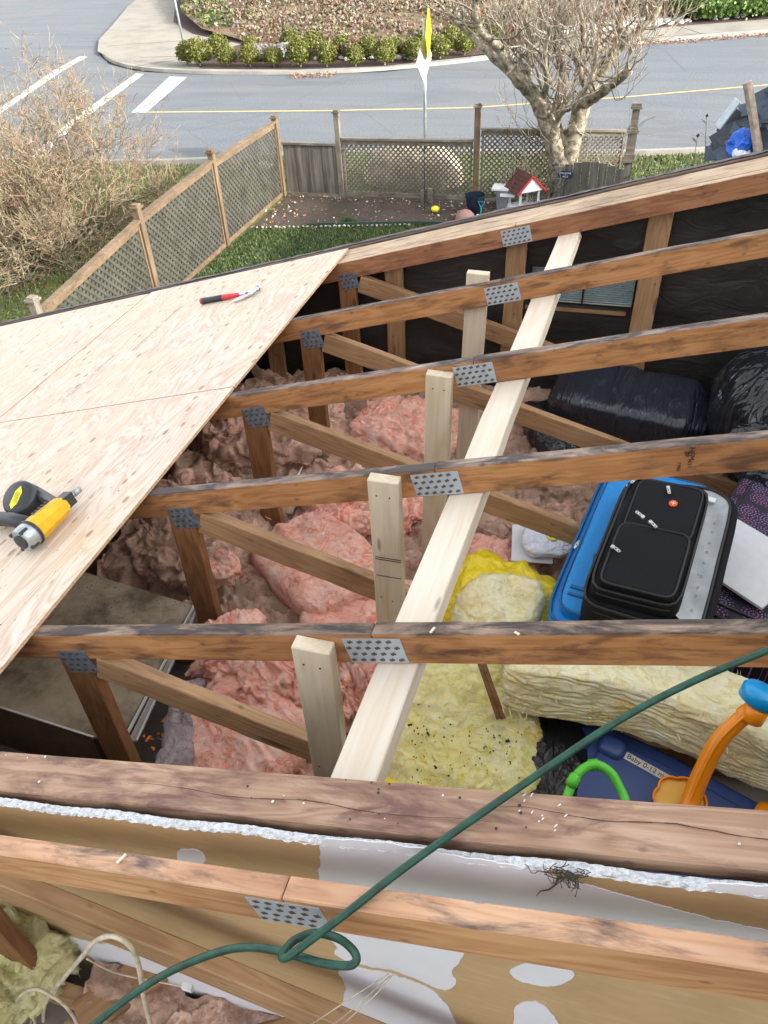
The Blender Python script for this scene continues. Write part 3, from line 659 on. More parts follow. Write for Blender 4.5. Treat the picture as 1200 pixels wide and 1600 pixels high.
batt('pink_batt', (-1.50, 2.95, -2.12), (.62, .5, .16), (0, 0, 12), PINKF, 'dark dusty glass wool deep under the plywood', n=50, k=3, amp=.05, f=8, s=52, ridge=True)
batt('grey_batt', (-1.075, 1.16, -2.09), (.10, .40, .17), (6, -6, 14), GREYF, 'grey faced batt edge standing beside the white metal trim', n=44, k=5, amp=.015, f=8, s=53)
batt('pink_batt', (-.62, 1.12, -2.17), (.34, .22, .08), (0, 0, 0), PINK, 'thin pink wool with orange crumbs at the foot of the nearest stud', n=40, k=3, amp=.025, f=10, s=54)
# orange crumbs
mb = MB(); rr = random.Random(9)
for (cx, cy, cz, n_, s_) in ((-1.16, 1.14, -2.05, 8, .02), (-.62, 1.10, -2.11, 16, .010), (-1.24, 1.93, -2.1, 8, .012), (-.86, 1.40, -1.975, 9, .010), (-1.10, 1.06, -2.1, 10, .012), (-1.4, 2.1, -2.09, 14, .01), (-.5, 1.25, -2.1, 8, .009)):
    for k in range(n_):
        c_ = Vector((cx + rr.gauss(0, .05), cy + rr.gauss(0, .04), cz + rr.uniform(-.01, .015))); q = [Vector((rr.uniform(-1, 1), rr.uniform(-1, 1), rr.uniform(-.4, .4))) * s_ * .7 for _ in range(4)]
        mb.add([c_ + v for v in q], [(0, 1, 2), (0, 2, 3), (0, 3, 1), (1, 3, 2)])
tag(mb.make('orange_crumbs', OCHRE), 'scattered orange foam crumbs on the pink wool', 'crumbs', kind='stuff')
# loose tufts and fibres on the wool (small folded flakes)
def flakes(name, spots, mat, n_, s_, seed, label):
    mb = MB(); rr = random.Random(seed)
    for k in range(n_):
        cx, cy, cz, sx, sy = rr.choice(spots); c_ = Vector((cx + rr.gauss(0, sx), cy + rr.gauss(0, sy), cz + rr.uniform(-.004, .02)))
        p = [c_]; d = Vector((rr.uniform(-1, 1), rr.uniform(-1, 1), rr.uniform(-.2, .7))).normalized()
        for j in range(4):
            d = (d + Vector((rr.uniform(-.6, .6), rr.uniform(-.6, .6), rr.uniform(-.5, .4)))).normalized(); p.append(p[-1] + d * s_ * rr.uniform(.4, 1))
        mb.tube(p, [.0009, .0016, .0018, .0012, .0004], 4, cap=False)
    tag(mb.make(name, mat, smooth=True), label, 'fibres', kind='stuff')
flakes('pink_fibres', [(-.9, 1.25, -2.0, .12, .1), (-.8, 1.45, -1.96, .15, .06), (-.85, 2.0, -1.99, .18, .12), (-.8, 2.45, -2.03, .18, .12), (-.3, 2.1, -2.1, .12, .2), (-.8, 3.1, -2.08, .2, .15), (-.35, 1.6, -2.05, .08, .08)], PINKC, 260, .011, 5, 'loose pink strands on the torn pink wool')

# grey dusty board over a brown box, low on the left
db = thing('boxed_chase', 'dusty grey board covering a brown-sided box low under the plywood', 'box', (-1.45, 1.35, FLOOR))
def g2(u, v, z=-2.04): return atZ(u, v, z)
A, B_, Cc, D_ = g2(-220, 1035), g2(146, 1152), g2(300, 945), g2(20, 860)
B2 = g2(191, 1152)
mb = MB(); top = [A, B_, B2, Cc, D_]; up = Vector((0, 0, 1))
mb.add([p for p in top] + [p - up * .012 for p in top], [(0, 1, 2, 3, 4), (9, 8, 7, 6, 5)] + [(k, 5 + k, 5 + (k + 1) % 5, (k + 1) % 5) for k in range(5)])
mb.make('dusty_board', DUSTY, None, db)
mb = MB(); e = Vector((0, .012, 0))
for (p, q) in ((A, B_), (B_ + Vector((.0, 0, 0)), B2)): pass
mb.add([A - up * .013 + e, B_ - up * .013 + e, B_ - up * .30 + e, A - up * .30 + e, A - up * .013 + e * 2, B_ - up * .013 + e * 2, B_ - up * .30 + e * 2, A - up * .30 + e * 2],
       [(0, 3, 2, 1), (4, 5, 6, 7), (0, 1, 5, 4), (1, 2, 6, 5)])
mb.make('brown_side', CARD, None, db)
mb = MB(); mb.bar(A + up * .002, B_ + up * .002, .006, .004); mb.make('white_edge', WHT, None, db)
mb = MB(); p = B_ - up * .15 + Vector((.01, .005, 0)); mb.bar(p + up * .14, p - up * .14, .02, .02, (1, 0, 0)); mb.make('black_strip', BLKTRIM, None, db)
tm = thing('metal_channel', 'white edged metal channel slanting beside the dusty grey board', 'metal trim', tuple((B2 + Cc) / 2))
mb = MB(); o_ = Vector((.012, 0, 0)); mb.bar(B2 + o_ + up * .004, Cc + o_ + up * .004, .005, .012); mb.make('near_lip', WHT, None, tm)
mb = MB(); mb.bar(B2 + o_ * 2.6 - up * .012, Cc + o_ * 1.6 - up * .012, .024, .006); mb.make('web', plain('dull_grey_metal', (.30, .28, .25), .6, .2), None, tm)
mb = MB(); mb.bar(B2 + o_ * 4.2, Cc + o_ * 2.3, .0035, .010); mb.make('far_lip', WHT, None, tm)

# ---------------------------------------------------------------- luggage and bags
def slab(name, size, M, mat, parent, k=12, n=14, amp=0, **kw):
    bm = bmesh.new(); bmesh.ops.create_cube(bm, size=2); bmesh.ops.subdivide_edges(bm, edges=bm.edges[:], cuts=n, use_grid_fill=True)
    P = np.array([v.co[:] for v in bm.verts]); Fc = [tuple(v.index for v in f_.verts) for f_ in bm.faces]; bm.free()
    # rounded in plan, crisper in thickness
    r2 = (np.abs(P[:, 0]) ** k + np.abs(P[:, 1]) ** k) ** (1 / k); mx = np.maximum(np.abs(P[:, 0]), np.abs(P[:, 1])); sc_ = np.where(mx > 0, mx / np.maximum(r2, 1e-6), 1)
    P[:, 0] *= sc_; P[:, 1] *= sc_; e = (np.maximum(mx, 0) ** 10 + np.abs(P[:, 2]) ** 14); 
    lim = (np.abs(P[:, 2]) > .99)[:, None]; P[:, :2] = np.where(lim, P[:, :2] * .975, P[:, :2])
    X = P * np.array(size) / 2
    if amp: X += amp * np.stack([vn(X, 7, 1), vn(X, 7, 2), vn(X, 7, 3)], 1)
    o = mesh(name, X, Fc, mat, M, parent, smooth=True); return o
def ring(sx, sy, k=8, n=64):
    out = []
    for j in range(n + 1):
        a = 2 * math.pi * j / n; c_, s_ = math.cos(a), math.sin(a); r_ = (abs(c_) ** k + abs(s_) ** k) ** (-1 / k); out.append(Vector((c_ * r_ * sx / 2, s_ * r_ * sy / 2, 0)))
    return out
def piping(name, sx, sy, z, r, M, mat, parent, k=9):
    mb = MB(); mb.tube([M @ (p + Vector((0, 0, z))) for p in ring(sx, sy, k)], r, 6, cap=False); return mb.make(name, mat, None, parent, True)
def puller(pos, ang, M, parent, L=.036):
    mb = MB(); Ml = M @ Matrix.Translation(pos) @ Matrix.Rotation(R(ang), 4, 'Z')
    mb.box((-.005, -.006, 0), (.007, .006, .006), Ml)
    for (x0, y0, x1, y1) in ((.006, -.0055, L, -.0025), (.006, .0025, L, .0055), (L - .004, -.0055, L, .0055), (.006, -.0055, .012, .0055)): mb.box((x0, y0, .004), (x1, y1, .0065), Ml)
    mb.box((.02, -.003, .0045), (.026, .003, .0062), Ml)
    return mb.make('zip_pull', CHROME, None, parent)
def frame3(o, xdir, ydir):
    x = Vector(xdir).normalized(); z = x.cross(Vector(ydir)).normalized(); y = z.cross(x)
    return Matrix(((x.x, y.x, z.x, o[0]), (x.y, y.y, z.y, o[1]), (x.z, y.z, z.z, o[2]), (0, 0, 0, 1)))
LY = Vector((.125, .66, 0)).normalized(); LX = Vector((LY.y, -LY.x, 0))
# blue suitcase: local X = width, local Y = length
Mb = frame3(Vector((.240, 2.10, -1.90)), LX, LY + Vector((0, 0, .08)))
bs = thing('blue_suitcase', 'bright blue soft suitcase lying under the open black one', 'suitcase', (.335, 2.06, -2.08))
slab('body', (.42, .80, .15), Mb, BLUEFAB, bs)
slab('lid_panel', (.36, .74, .075), Mb @ Matrix.Translation((0, 0, .085)), BLUEFAB, bs, amp=.004)
piping('piping', .42, .80, .076, .006, Mb, BLUETRIM, bs); piping('piping', .42, .80, .03, .004, Mb, BLUETRIM, bs); piping('piping', .37, .75, .118, .004, Mb, BLUETRIM, bs)
puller((-.205, -.06, .075), 75, Mb, bs); puller((-.21, -.25, .05), 95, Mb, bs)
mb = MB(); mb.tube([Mb @ Vector(p) for p in ((-.18, .02, .08), (-.15, -.06, .10), (-.125, -.11, .12), (-.12, -.14, .12))], .005, 6); mb.make('strap', BLUETRIM, None, bs, True)
mb = MB(); mb.box((-.16, -.28, .121), (-.06, -.268, .126), Mb); mb.box((-.16, -.31, .121), (-.06, -.300, .126), Mb); mb.make('pocket_seam', BLUETRIM, None, bs)
# black suitcase
Mk = frame3(Vector((.292, 1.985, -1.765)), LX, LY + Vector((0, 0, .06))) @ Matrix.Diagonal((.86, 1, 1, 1))
ks = thing('black_suitcase', 'black soft suitcase with a red badge and its grey-lined lid half open', 'suitcase', (.275, 1.90, -1.88))
slab('body', (.41, .62, .13), Mk, BLKFAB, ks, amp=.007)
Ml = Mk @ Matrix.Translation((-.035, -.012, .092)) @ Matrix.Rotation(R(-3), 4, 'Y')
slab('lid', (.30, .55, .06), Ml, BLKFAB, ks, amp=.007)
slab('top_pocket', (.24, .26, .022), Ml @ Matrix.Translation((.01, .125, .036)), BLKFAB, ks, amp=.004)
slab('lower_pocket', (.25, .28, .030), Ml @ Matrix.Translation((.005, -.125, .038)), BLKFAB, ks, amp=.004)
for (sx, sy, z, r_) in ((.41, .62, .064, .006), (.41, .62, .035, .003), (.405, .615, .005, .003), (.405, .615, -.02, .003)): piping('piping', sx, sy, z, r_, Mk, BLKTRIM, ks)
piping('piping', .30, .55, .031, .005, Ml, BLKTRIM, ks); piping('piping', .302, .552, .008, .004, Ml, BLKTRIM, ks); piping('piping', .24, .26, .0, .0035, Ml @ Matrix.Translation((.01, .125, .047)), BLKTRIM, ks); piping('piping', .25, .28, .0, .004, Ml @ Matrix.Translation((.005, -.125, .053)), BLKTRIM, ks)
# grey lining showing along the far and right-hand edge
V = []; n = 48; F = []; outer = spl([(-.10, .292, .078), (.02, .302, .098), (.12, .298, .108), (.185, .262, .108), (.199, .18, .108), (.199, .0, .106), (.199, -.18, .104), (.196, -.29, .10)], 7); inner = spl([(-.085, .268, .082), (.0, .255, .084), (.06, .238, .084), (.10, .205, .084), (.114, .15, .084), (.114, .0, .082), (.114, -.15, .082), (.112, -.27, .082)], 7); n = len(outer) - 1
for j in range(n + 1):
    for k in range(6):
        s_ = k / 5; v = outer[j].lerp(inner[j], s_); v.z -= .016 * math.sin(s_ * 3.14) + .007 * math.sin(j * .8 + k * 1.3 + 2 * math.sin(j * .31)) * math.sin(s_ * 3.14); V.append(Mk @ v)
for j in range(n):
    for k in range(5): F.append((j * 6 + k, (j + 1) * 6 + k, (j + 1) * 6 + k + 1, j * 6 + k + 1))
mesh('grey_lining', V, F, GREYFAB, None, ks, smooth=True); mb = MB(); mb.tube([Mk @ p for p in outer], .005, 6); mb.make('flap_piping', BLKTRIM, None, ks, True)
mb = MB(); mb.tube([Mk @ (p + Vector((.012 if p.x > .1 else 0, .004, -.026))) for p in outer], .018, 8); mb.make('flap_edge', BLKFAB, None, ks, True)
mb = MB(); rr = random.Random(3)
for k in range(9):
    c_ = Vector((.157, .17 - .05 * k + rr.uniform(-.01, .01), .083)); Mi = Mk @ Matrix.Translation(c_)
    for (a0, b0, a1, b1) in ((-.004, -.004, .004, -.003), (-.004, .003, .004, .004), (-.004, -.004, -.003, .004), (.003, -.004, .004, .004)): mb.box((a0, b0, 0), (a1, b1, .001), Mi)
mb.make('lining_print', plain('grey_print', (.12, .13, .14), .8), None, ks)
mb = MB(); mb.box((-.015, -.012, 0), (.015, .012, .003), Mk @ Matrix.Translation((.125, .262, .096))); mb.make('care_tag', WHITE, None, ks)
bd = MB(); bd.prism([(.0165 * math.cos(a_ * .7854 + .39), .0165 * math.sin(a_ * .7854 + .39)) for a_ in range(8)], 0, .004, Ml @ Matrix.Translation((.035, .155, .0475))); b_ = bd.make('badge', RED, None, ks)
mb = MB(); Mc = Ml @ Matrix.Translation((.035, .155, .0519)); mb.box((-.002, -.009, 0), (.002, .009, .0006), Mc); mb.box((-.009, -.002, 0), (.009, .002, .0005), Mc); mb.make('emblem', plain('pale_gold_emblem', (.85, .55, .25), .5), None, b_)
for pos, an in (((-.165, .27, .068), 200), ((-.125, .245, .05), 250), ((.0, .22, .056), 290), ((-.02, .03, .06), 320), ((-.05, .045, .06), 150), ((-.115, -.12, .062), 330)):
    puller(pos, an, Mk if pos[0] == -.165 else Ml, ks)
mb = MB(); mb.tube([Mk @ Vector(p) for p in ((-.14, .30, -.02), (-.13, .325, .01), (-.05, .33, .015), (-.04, .30, -.02))], .007, 6); mb.make('handle', BLKTRIM, None, ks, True)
for sx in (.15,):
    for sy in (.30,):
        mb = MB(); c_ = Mk @ Vector((sx, sy, .02)); mb.tube([c_, c_ + LX * .022], .02, 14); mb.make('wheel', BLKTRIM, None, ks)
mb = MB()
for k in range(3):
    for j in range(5): mb.bar(Mk @ Vector((-.206, .20 - .18 * k + .006 * j, -.02)), Mk @ Vector((-.206, .20 - .18 * k + .006 * j, .03)), .004, .002, (1, 0, 0))
mb.make('side_ribs', BLKTRIM, None, ks)
# purple suitcase
Mp = frame3(Vector((.80, 2.28, -1.99)), Vector((.92, -.38, 0)), Vector((.38, .92, .02)))
ps = thing('floral_suitcase', 'dark purple suitcase with rings of white and pink dots', 'suitcase', (.86, 2.34, -2.12))
slab('body', (.62, .92, .26), Mp, PURP, ps, amp=.003); piping('piping', .62, .92, .12, .007, Mp, BLKTRIM, ps); piping('piping', .54, .84, .135, .004, Mp, BLKTRIM, ps)
# sheet of white foam
Ms = frame3(Vector((.600, 2.14, -1.835)), Vector((.62, .78, .03)), Vector((-.78, .62, .02)))
tag(rbox('white_foam_sheet', (.30, .30, .012), Ms, FOAM, bev=.001), 'white foam sheet sticking out from under the black suitcase', 'foam sheet')
# bundles
Mu = Matrix.Translation((.19, 3.28, -1.99)) @ Euler((R(10), R(2), R(-9))).to_matrix().to_4x4()
def pinch(X):
    X = X.copy(); t_ = np.abs(X[:, 0]) / .36; s_ = 1 - .32 * np.clip(t_ - .72, 0, 1) / .28 * 1.0; X[:, 1] *= s_; X[:, 2] *= s_; return X
tag(soft('wrapped_bundle', (.74, .36, .28), Mu, BLKWRAP, n=50, k=6, amp=.010, f=5, s=61, bend=pinch, stretch=(3, .6, .6)), 'rectangular bundle wrapped in tight shiny black plastic', 'bundle')
Mg = Matrix.Translation((.93, 3.22, -1.90)) @ Euler((R(0), R(0), R(20))).to_matrix().to_4x4()
tag(soft('black_bag', (.78, .66, .64), Mg, BLKBAG, n=90, k=2.5, amp=.03, f=3, s=62, swirl=.12, o=3, stretch=(1, 1, .7)), 'big crumpled shiny black rubbish bag at the right', 'bag')
Mg = Matrix.Translation((.80, 2.78, -1.86)) @ Euler((R(0), R(5), R(-25))).to_matrix().to_4x4()
tag(soft('black_bag', (.46, .30, .10), Mg, BLKBAG, n=46, k=3, amp=.028, f=8, s=63, ridge=True), 'flat loose black plastic bag draped over the end of the purple suitcase', 'bag')
Mg = Matrix.Translation((-.12, 3.25, -2.12)) @ Euler((0, 0, R(25))).to_matrix().to_4x4()
tag(soft('black_bag', (.34, .45, .16), Mg, BLKBAG, n=40, k=3, amp=.02, f=5, s=64), 'low dark bag in the shade left of the wrapped bundle', 'bag')
Mg = Matrix.Translation((.03, 1.30, -2.10)) @ Euler((0, 0, R(0))).to_matrix().to_4x4()
tag(soft('black_bag', (.28, .50, .24), Mg, BLKWRAP2, n=44, k=3, amp=.012, f=6, s=65), 'black plastic bag gathered between the yellow wool and the blue tote', 'bag')
# white package of paper by the pink wool
pk = thing('paper_package', 'torn white paper package with a yellow round label on the pink wool', 'package', (-.10, 2.36, -2.11))
Mq = frame3(Vector((-.135, 2.34, -2.075)), Vector((.95, .12, 0)), Vector((-.12, .95, .0)))
rbox('card', (.16, .22, .004), Mq, PAPER, pk, .0005)
soft('wrapper', (.19, .21, .05), Mq @ Matrix.Translation((.06, 0, .03)), WHBAG, pk, n=28, k=4, amp=.012, f=9, s=71)
mb = MB(); Mr = Mq @ Matrix.Translation((.075, -.02, .064)); mb.prism([(.022 * math.cos(a_ * .3927), .026 * math.sin(a_ * .3927)) for a_ in range(16)], 0, .003, Mr); mb.make('round_label', YBALL, None, pk)
mb = MB()
for k in range(3): mb.box((-.013, -.012 + .009 * k, 0), (.013, -.008 + .009 * k, .001), Mr @ Matrix.Translation((0, 0, .0034)))
mb.make('label_print', INK, None, pk)
mb = MB()
for k in range(22): mb.box((.0 + .006 * k, -.07, 0), (.001 + .006 * k, .09, .0012), Mq @ Matrix.Translation((-.01, 0, .0535)))
mb.make('printed_lines', plain('grey_lines', (.42, .42, .45), .8), None, pk)
# yellow bag with wool
yb = thing('yellow_bag', 'open yellow plastic bag with cream wool spilling out of it', 'bag', (-.2, 1.95, -2.15))
soft('film', (.44, .38, .24), Matrix.Translation((-.20, 1.945, -2.08)) @ Euler((0, 0, R(-12))).to_matrix().to_4x4(), YELBAG, yb, n=48, k=3.2, amp=.022, f=7, s=72, ridge=True)
soft('wool', (.27, .32, .17), Matrix.Translation((-.185, 1.84, -1.985)) @ Euler((R(6), 0, R(-10))).to_matrix().to_4x4(), YEL2, yb, n=50, k=3.2, amp=.022, f=8, s=73, o=5)
tag(soft('yellow_bag', (.16, .26, .20), Matrix.Translation((-.415, 1.02, -2.0)), YELBAG, n=30, k=2.6, amp=.012, f=8, s=74), 'bulge of yellow plastic bag showing left of the long board', 'bag')
# yellow wool
batt('yellow_batt', (-.215, 1.40, -2.10), (.46, .62, .26), (4, -3, 6), YEL, 'wide flat yellow wool mound with black specks beside the long board', n=80, k=4.2, amp=.022, f=5, s=81, o=5)
batt('yellow_batt', (-.16, 1.66, -2.05), (.30, .30, .22), (0, 4, -12), YEL, 'smaller yellow wool lump behind the speckled mound, under the truss', n=56, k=3.6, amp=.02, f=6, s=82, o=5)
def bendb(X):
    X = X.copy(); t_ = (X[:, 0] + .62) / 1.24; a_ = np.clip((t_ - .30) / .7, 0, 1); X2 = X.copy()
    X2[:, 1] = X[:, 1] - .34 * a_ ** 1.5; X2[:, 2] = X[:, 2] + .02 * np.sin(t_ * 9) - .03 * a_; return X2
batt('cream_batt', (.50, 1.56, -1.875), (1.24, .26, .17), (-14, 0, 2), YEL2, 'thick layered cream yellow batt bent across the blue tote', n=110, k=10, amp=.010, f=9, s=83, bend=bendb, o=6, lay=.5, swirl=.03, stretch=(.8, 1, 1.6))
batt('yellow_tuft', (-1.33, .52, -2.16), (.40, .22, .22), (0, 0, -8), DKYEL, 'dull yellow wool stuffed between the orange post and the drywall', n=50, k=3, amp=.035, f=9, s=84, ridge=True)
batt('yellow_tuft', (-1.30, .36, -2.13), (.22, .14, .16), (0, 0, 0), DKYEL, 'small dull yellow tuft at the picture edge below the orange post', n=36, k=3, amp=.03, f=10, s=85, ridge=True)
# wood sliver and specks
sp = MB(); a = atZ(782, 1122, -1.93); b = atZ(752, 1034, -1.80)
for (o1, o2, l) in ((0, .0, 1), (.008, .004, .93)): sp.bar(a + Vector((o1, 0, 0)), a.lerp(b, l) + Vector((o2, 0, 0)), .024 if o1 == 0 else .014, .010)
tag(sp.make('wood_splinter', POST), 'dark brown wood splinter stuck in the yellow wool', 'splinter')
mb = MB(); rr = random.Random(21)
for k in range(90):
    u, v = rr.uniform(640, 815), rr.gauss(1165, 35); c_ = atZ(u, v, -1.972)
    L_ = rr.uniform(.0010, .0026) if k > 4 else .006
    mb.box((-L_, -L_ * .45, -.002), (L_, L_ * .45, .003), Matrix.Translation(c_) @ Euler((rr.uniform(-.5, .5), rr.uniform(-.5, .5), rr.uniform(0, 3))).to_matrix().to_4x4())
tag(mb.make('dark_specks', INK), 'black specks of old felt scattered on the yellow wool', 'specks', kind='stuff')
flakes('yellow_fibres', [(-.2, 1.4, -1.96, .12, .15), (.1, 1.48, -1.83, .1, .05), (.4, 1.48, -1.83, .15, .06), (-.05, 1.45, -1.87, .03, .05)], YEL2, 260, .010, 6, 'loose yellow strands on the yellow wool')

def fuzz(name, test, mat, n_, seed, label, L_=.012, r_=.0007):
    rr = random.Random(seed); pool = []
    for o in C.objects:
        if o.type == 'MESH' and test(o):
            M = WM[o]; N3 = M.to_3x3(); vv = o.data.vertices
            for _ in range(n_ // 4):
                v = vv[rr.randrange(len(vv))]; nn = (N3 @ v.normal).normalized()
                if nn.z > -.1: pool.append((M @ v.co, nn))
    rr.shuffle(pool); mb = MB()
    for p, nn in pool[:n_]:
        d = (nn + Vector((rr.uniform(-1, 1), rr.uniform(-1, 1), rr.uniform(-.6, .6))) * 1.1).normalized(); P_ = [p - nn * .002]
        for j in range(4):
            d = (d + Vector((rr.uniform(-.7, .7), rr.uniform(-.7, .7), rr.uniform(-.7, .5)))).normalized(); P_.append(P_[-1] + d * L_ * rr.uniform(.25, .6))
        mb.tube(P_, [r_, r_, r_ * .9, r_ * .7, r_ * .4], 3, cap=False)
    tag(mb.make(name, mat, smooth=True), label, 'fibres', kind='stuff')
fuzz('pink_fuzz', lambda o: o.name.startswith(('pink_batt', 'pink_insulation')), PINKC, 5200, 71, 'fine loose hairs standing off the pink wool')
fuzz('yellow_fuzz', lambda o: o.name.startswith(('yellow_batt', 'cream_batt', 'wool', 'yellow_tuft')), YEL2, 5200, 72, 'fine loose hairs standing off the yellow wool')
# ---------------------------------------------------------------- tote and toy
TD = Vector((.925, -.38, 0)).normalized(); TP = Vector((.38, .925, 0)).normalized()
Mt = frame3(Vector((.40, 1.16, -2.03)), TD, TP + Vector((0, 0, .10)))
tt = thing('storage_tote', 'navy blue plastic storage tote with a handwritten label on its lid', 'storage tote', (.40, 1.16, -2.3))
slab('lid', (.80, .46, .045), Mt, TOTE, tt, k=4.5, n=24); slab('tub', (.72, .40, .24), Mt @ Matrix.Translation((0, 0, -.13)), TOTED, tt, k=5)
slab('raised_panel', (.64, .37, .02), Mt @ Matrix.Translation((.02, 0, .028)), TOTE, tt, k=5, n=20)
piping('lid_rim', .79, .45, .010, .009, Mt, TOTE, tt, 4.5)
for k in range(2):
    mb = MB(); mb.tube([Mt @ Vector(p) for p in ((-.335 + .05 * k, -.14, .02), (-.345 + .05 * k, 0, .024), (-.33 + .05 * k, .14, .02))], .009, 8); mb.make('rib', TOTED if k else TOTE, None, tt, True)
soft('corner', (.075, .065, .05), Mt @ Matrix.Translation((-.265, .150, .036)), TOTE, tt, n=10, k=3, amp=0)
Mlb = Mt @ Matrix.Translation((-.140, .150, .0395)); mb = MB(); mb.box((-.085, -.012, 0), (.085, .012, .0012), Mlb); lb = mb.make('tape_label', plain('cream_tape', (.62, .58, .50), .6), None, tt)
text('handwriting', 'Baby 0-12 months', .0215, Mlb @ Matrix.Translation((0, 0, .0018)), INK, lb, .0003)
ty = thing('baby_toy', 'plastic activity toy with a green ring, orange arm, amber flower and blue knob', 'toy', (.33, 1.2, -2.0))
def tub(name, P, r, mat, n=12, sp_=True):
    mb = MB(); mb.tube(spl(P, 8) if sp_ else P, r, n); return mb.make(name, mat, None, ty, True)
zz = -1.88
P = [atZ(876, 1285, zz - .02), atZ(888, 1240, zz), atZ(905, 1207, zz + .02), atZ(930, 1195, zz + .025), atZ(955, 1208, zz + .02), atZ(972, 1238, zz), atZ(985, 1262, zz - .01), atZ(1030, 1285, zz - .03)]
tub('green_handle', P, .0125, LIME)
mb = MB()
for (u, v, u2, v2) in ((893, 1225, 899, 1214), (922, 1196, 935, 1195)):
    mb.tube([atZ(u - 2, v + 3, zz + .01), atZ(u, v, zz + .015), atZ(u2, v2, zz + .02), atZ(u2 + 2, v2 - 2, zz + .02)], [.012, .0165, .0165, .012], 14)
mb.make('handle_bead', LIME, None, ty, True)
# orange arm: tapering curved bar from the flower up to the knob
P = [atZ(1072, 1290, -1.93), atZ(1080, 1250, -1.90), atZ(1098, 1205, -1.84), atZ(1122, 1160, -1.77), atZ(1150, 1130, -1.72), atZ(1172, 1112, -1.69), atZ(1195, 1098, -1.67)]
Q = spl(P, 8); m_ = len(Q); mb = MB(); mb.tube(Q, [.026 - .007 * k / m_ + (.004 if k > m_ - 14 else 0) for k in range(m_)], 14); mb.make('orange_arm', ORANGE, None, ty, True)
mb = MB(); mb.tube([q + Vector((-.006, -.016, .014)) for q in Q[4:-10]], [.0045] * len(Q[4:-10]), 8); mb.make('arm_rib', ORANGE, None, ty, True)
c_ = atZ(1180, 1112, -1.68); mb = MB(); ax_ = Vector((.25, .35, .9)).normalized()
mb.tube([c_ - ax_ * .028, c_ - ax_ * .024, c_ + ax_ * .012, c_ + ax_ * .016], [.026, .030, .030, .024], 20); mb.make('arm_hub', ORANGE, None, ty, True)
c2 = atZ(1188, 1088, -1.655); mb = MB(); mb.tube([c2 - ax_ * .02, c2 - ax_ * .016, c2 + ax_ * .014, c2 + ax_ * .022, c2 + ax_ * .023], [.042, .049, .050, .043, .004], 28); mb.make('blue_knob', CYAN, None, ty, True)
fc = atZ(1062, 1250, -1.925); Mf = frame3(fc, TD, TP + Vector((0, 0, .12)))
poly = []
for k in range(72):
    a_ = 2 * math.pi * k / 72; r_ = .062 * (1 + .13 * abs(math.sin(a_ * 3)) - .05); poly.append((r_ * math.cos(a_), r_ * math.sin(a_)))
mb = MB(); mb.prism([(p[0] * .95, p[1] * .95) for p in poly], -.012, -.004, Mf); mb.make('flower_tray', AMBER, None, ty)
mb = MB(); mb.tube([Mf @ Vector((p[0], p[1], .004)) for p in poly] + [Mf @ Vector((poly[0][0], poly[0][1], .004))], .0035, 8, cap=False)
n_ = len(poly); V = [Mf @ Vector((p[0], p[1], .004)) for p in poly] + [Mf @ Vector((p[0] * .94, p[1] * .94, -.008)) for p in poly]; mb.add(V, [(k, (k + 1) % n_, n_ + (k + 1) % n_, n_ + k) for k in range(n_)])
mb.make('flower_rim', ORANGE, None, ty, True)
c_ = atZ(1200, 1275, -1.95); mb = MB(); mb.tube([c_ - Vector((0, 0, .02)), c_ + Vector((0, 0, .01)), c_ + Vector((0, 0, .014))], [.035, .035, .02], 18); mb.make('orange_base', ORANGE, None, ty, True)

# ---------------------------------------------------------------- drywall wall in front
DY = .566
dw = thing('drywall_partition', 'brown paper-faced drywall wall smeared with white joint compound', 'drywall wall', (-.3, DY, FLOOR))
nx = 260; V = []; F = []
for k in range(nx):
    x = -4.4 + 6.5 * k / (nx - 1); zt = roofz(x) - .010 + .004 * math.sin(x * 23) + rnd.uniform(-.002, .002)
    V += [(x, DY, FLOOR - .1), (x, DY, zt - .004), (x, DY + .0, zt - .003)]
F = [(k * 3, (k + 1) * 3, (k + 1) * 3 + 1, k * 3 + 1) for k in range(nx - 1)]
mesh('paper_face', V, F, KRAFT, None, dw)
V = []; F = []
rows = 7
for k in range(900):
    x = -4.4 + 6.5 * k / 899; zt = roofz(x) - .012 + .004 * math.sin(x * 23)
    for j in range(rows):
        y = DY - .001 + .015 * j / (rows - 1) + (rnd.uniform(-.003, .001) if j == 0 else 0); V.append((x, y, zt + rnd.uniform(-.002, .002) - (.004 if j == 0 else 0)))
F = [(k * rows + j, (k + 1) * rows + j, (k + 1) * rows + j + 1, k * rows + j + 1) for k in range(899) for j in range(rows - 1)]
mesh('gypsum_edge', V, F, GYP, None, dw)
V = [(-4.4, DY + .0145, FLOOR), (2.1, DY + .0145, FLOOR), (2.1, DY + .0145, roofz(2.1) - .03), (-4.4, DY + .0145, roofz(-4.4) - .03)]
mesh('back_face', V, [(3, 2, 1, 0)], CARD, None, dw)
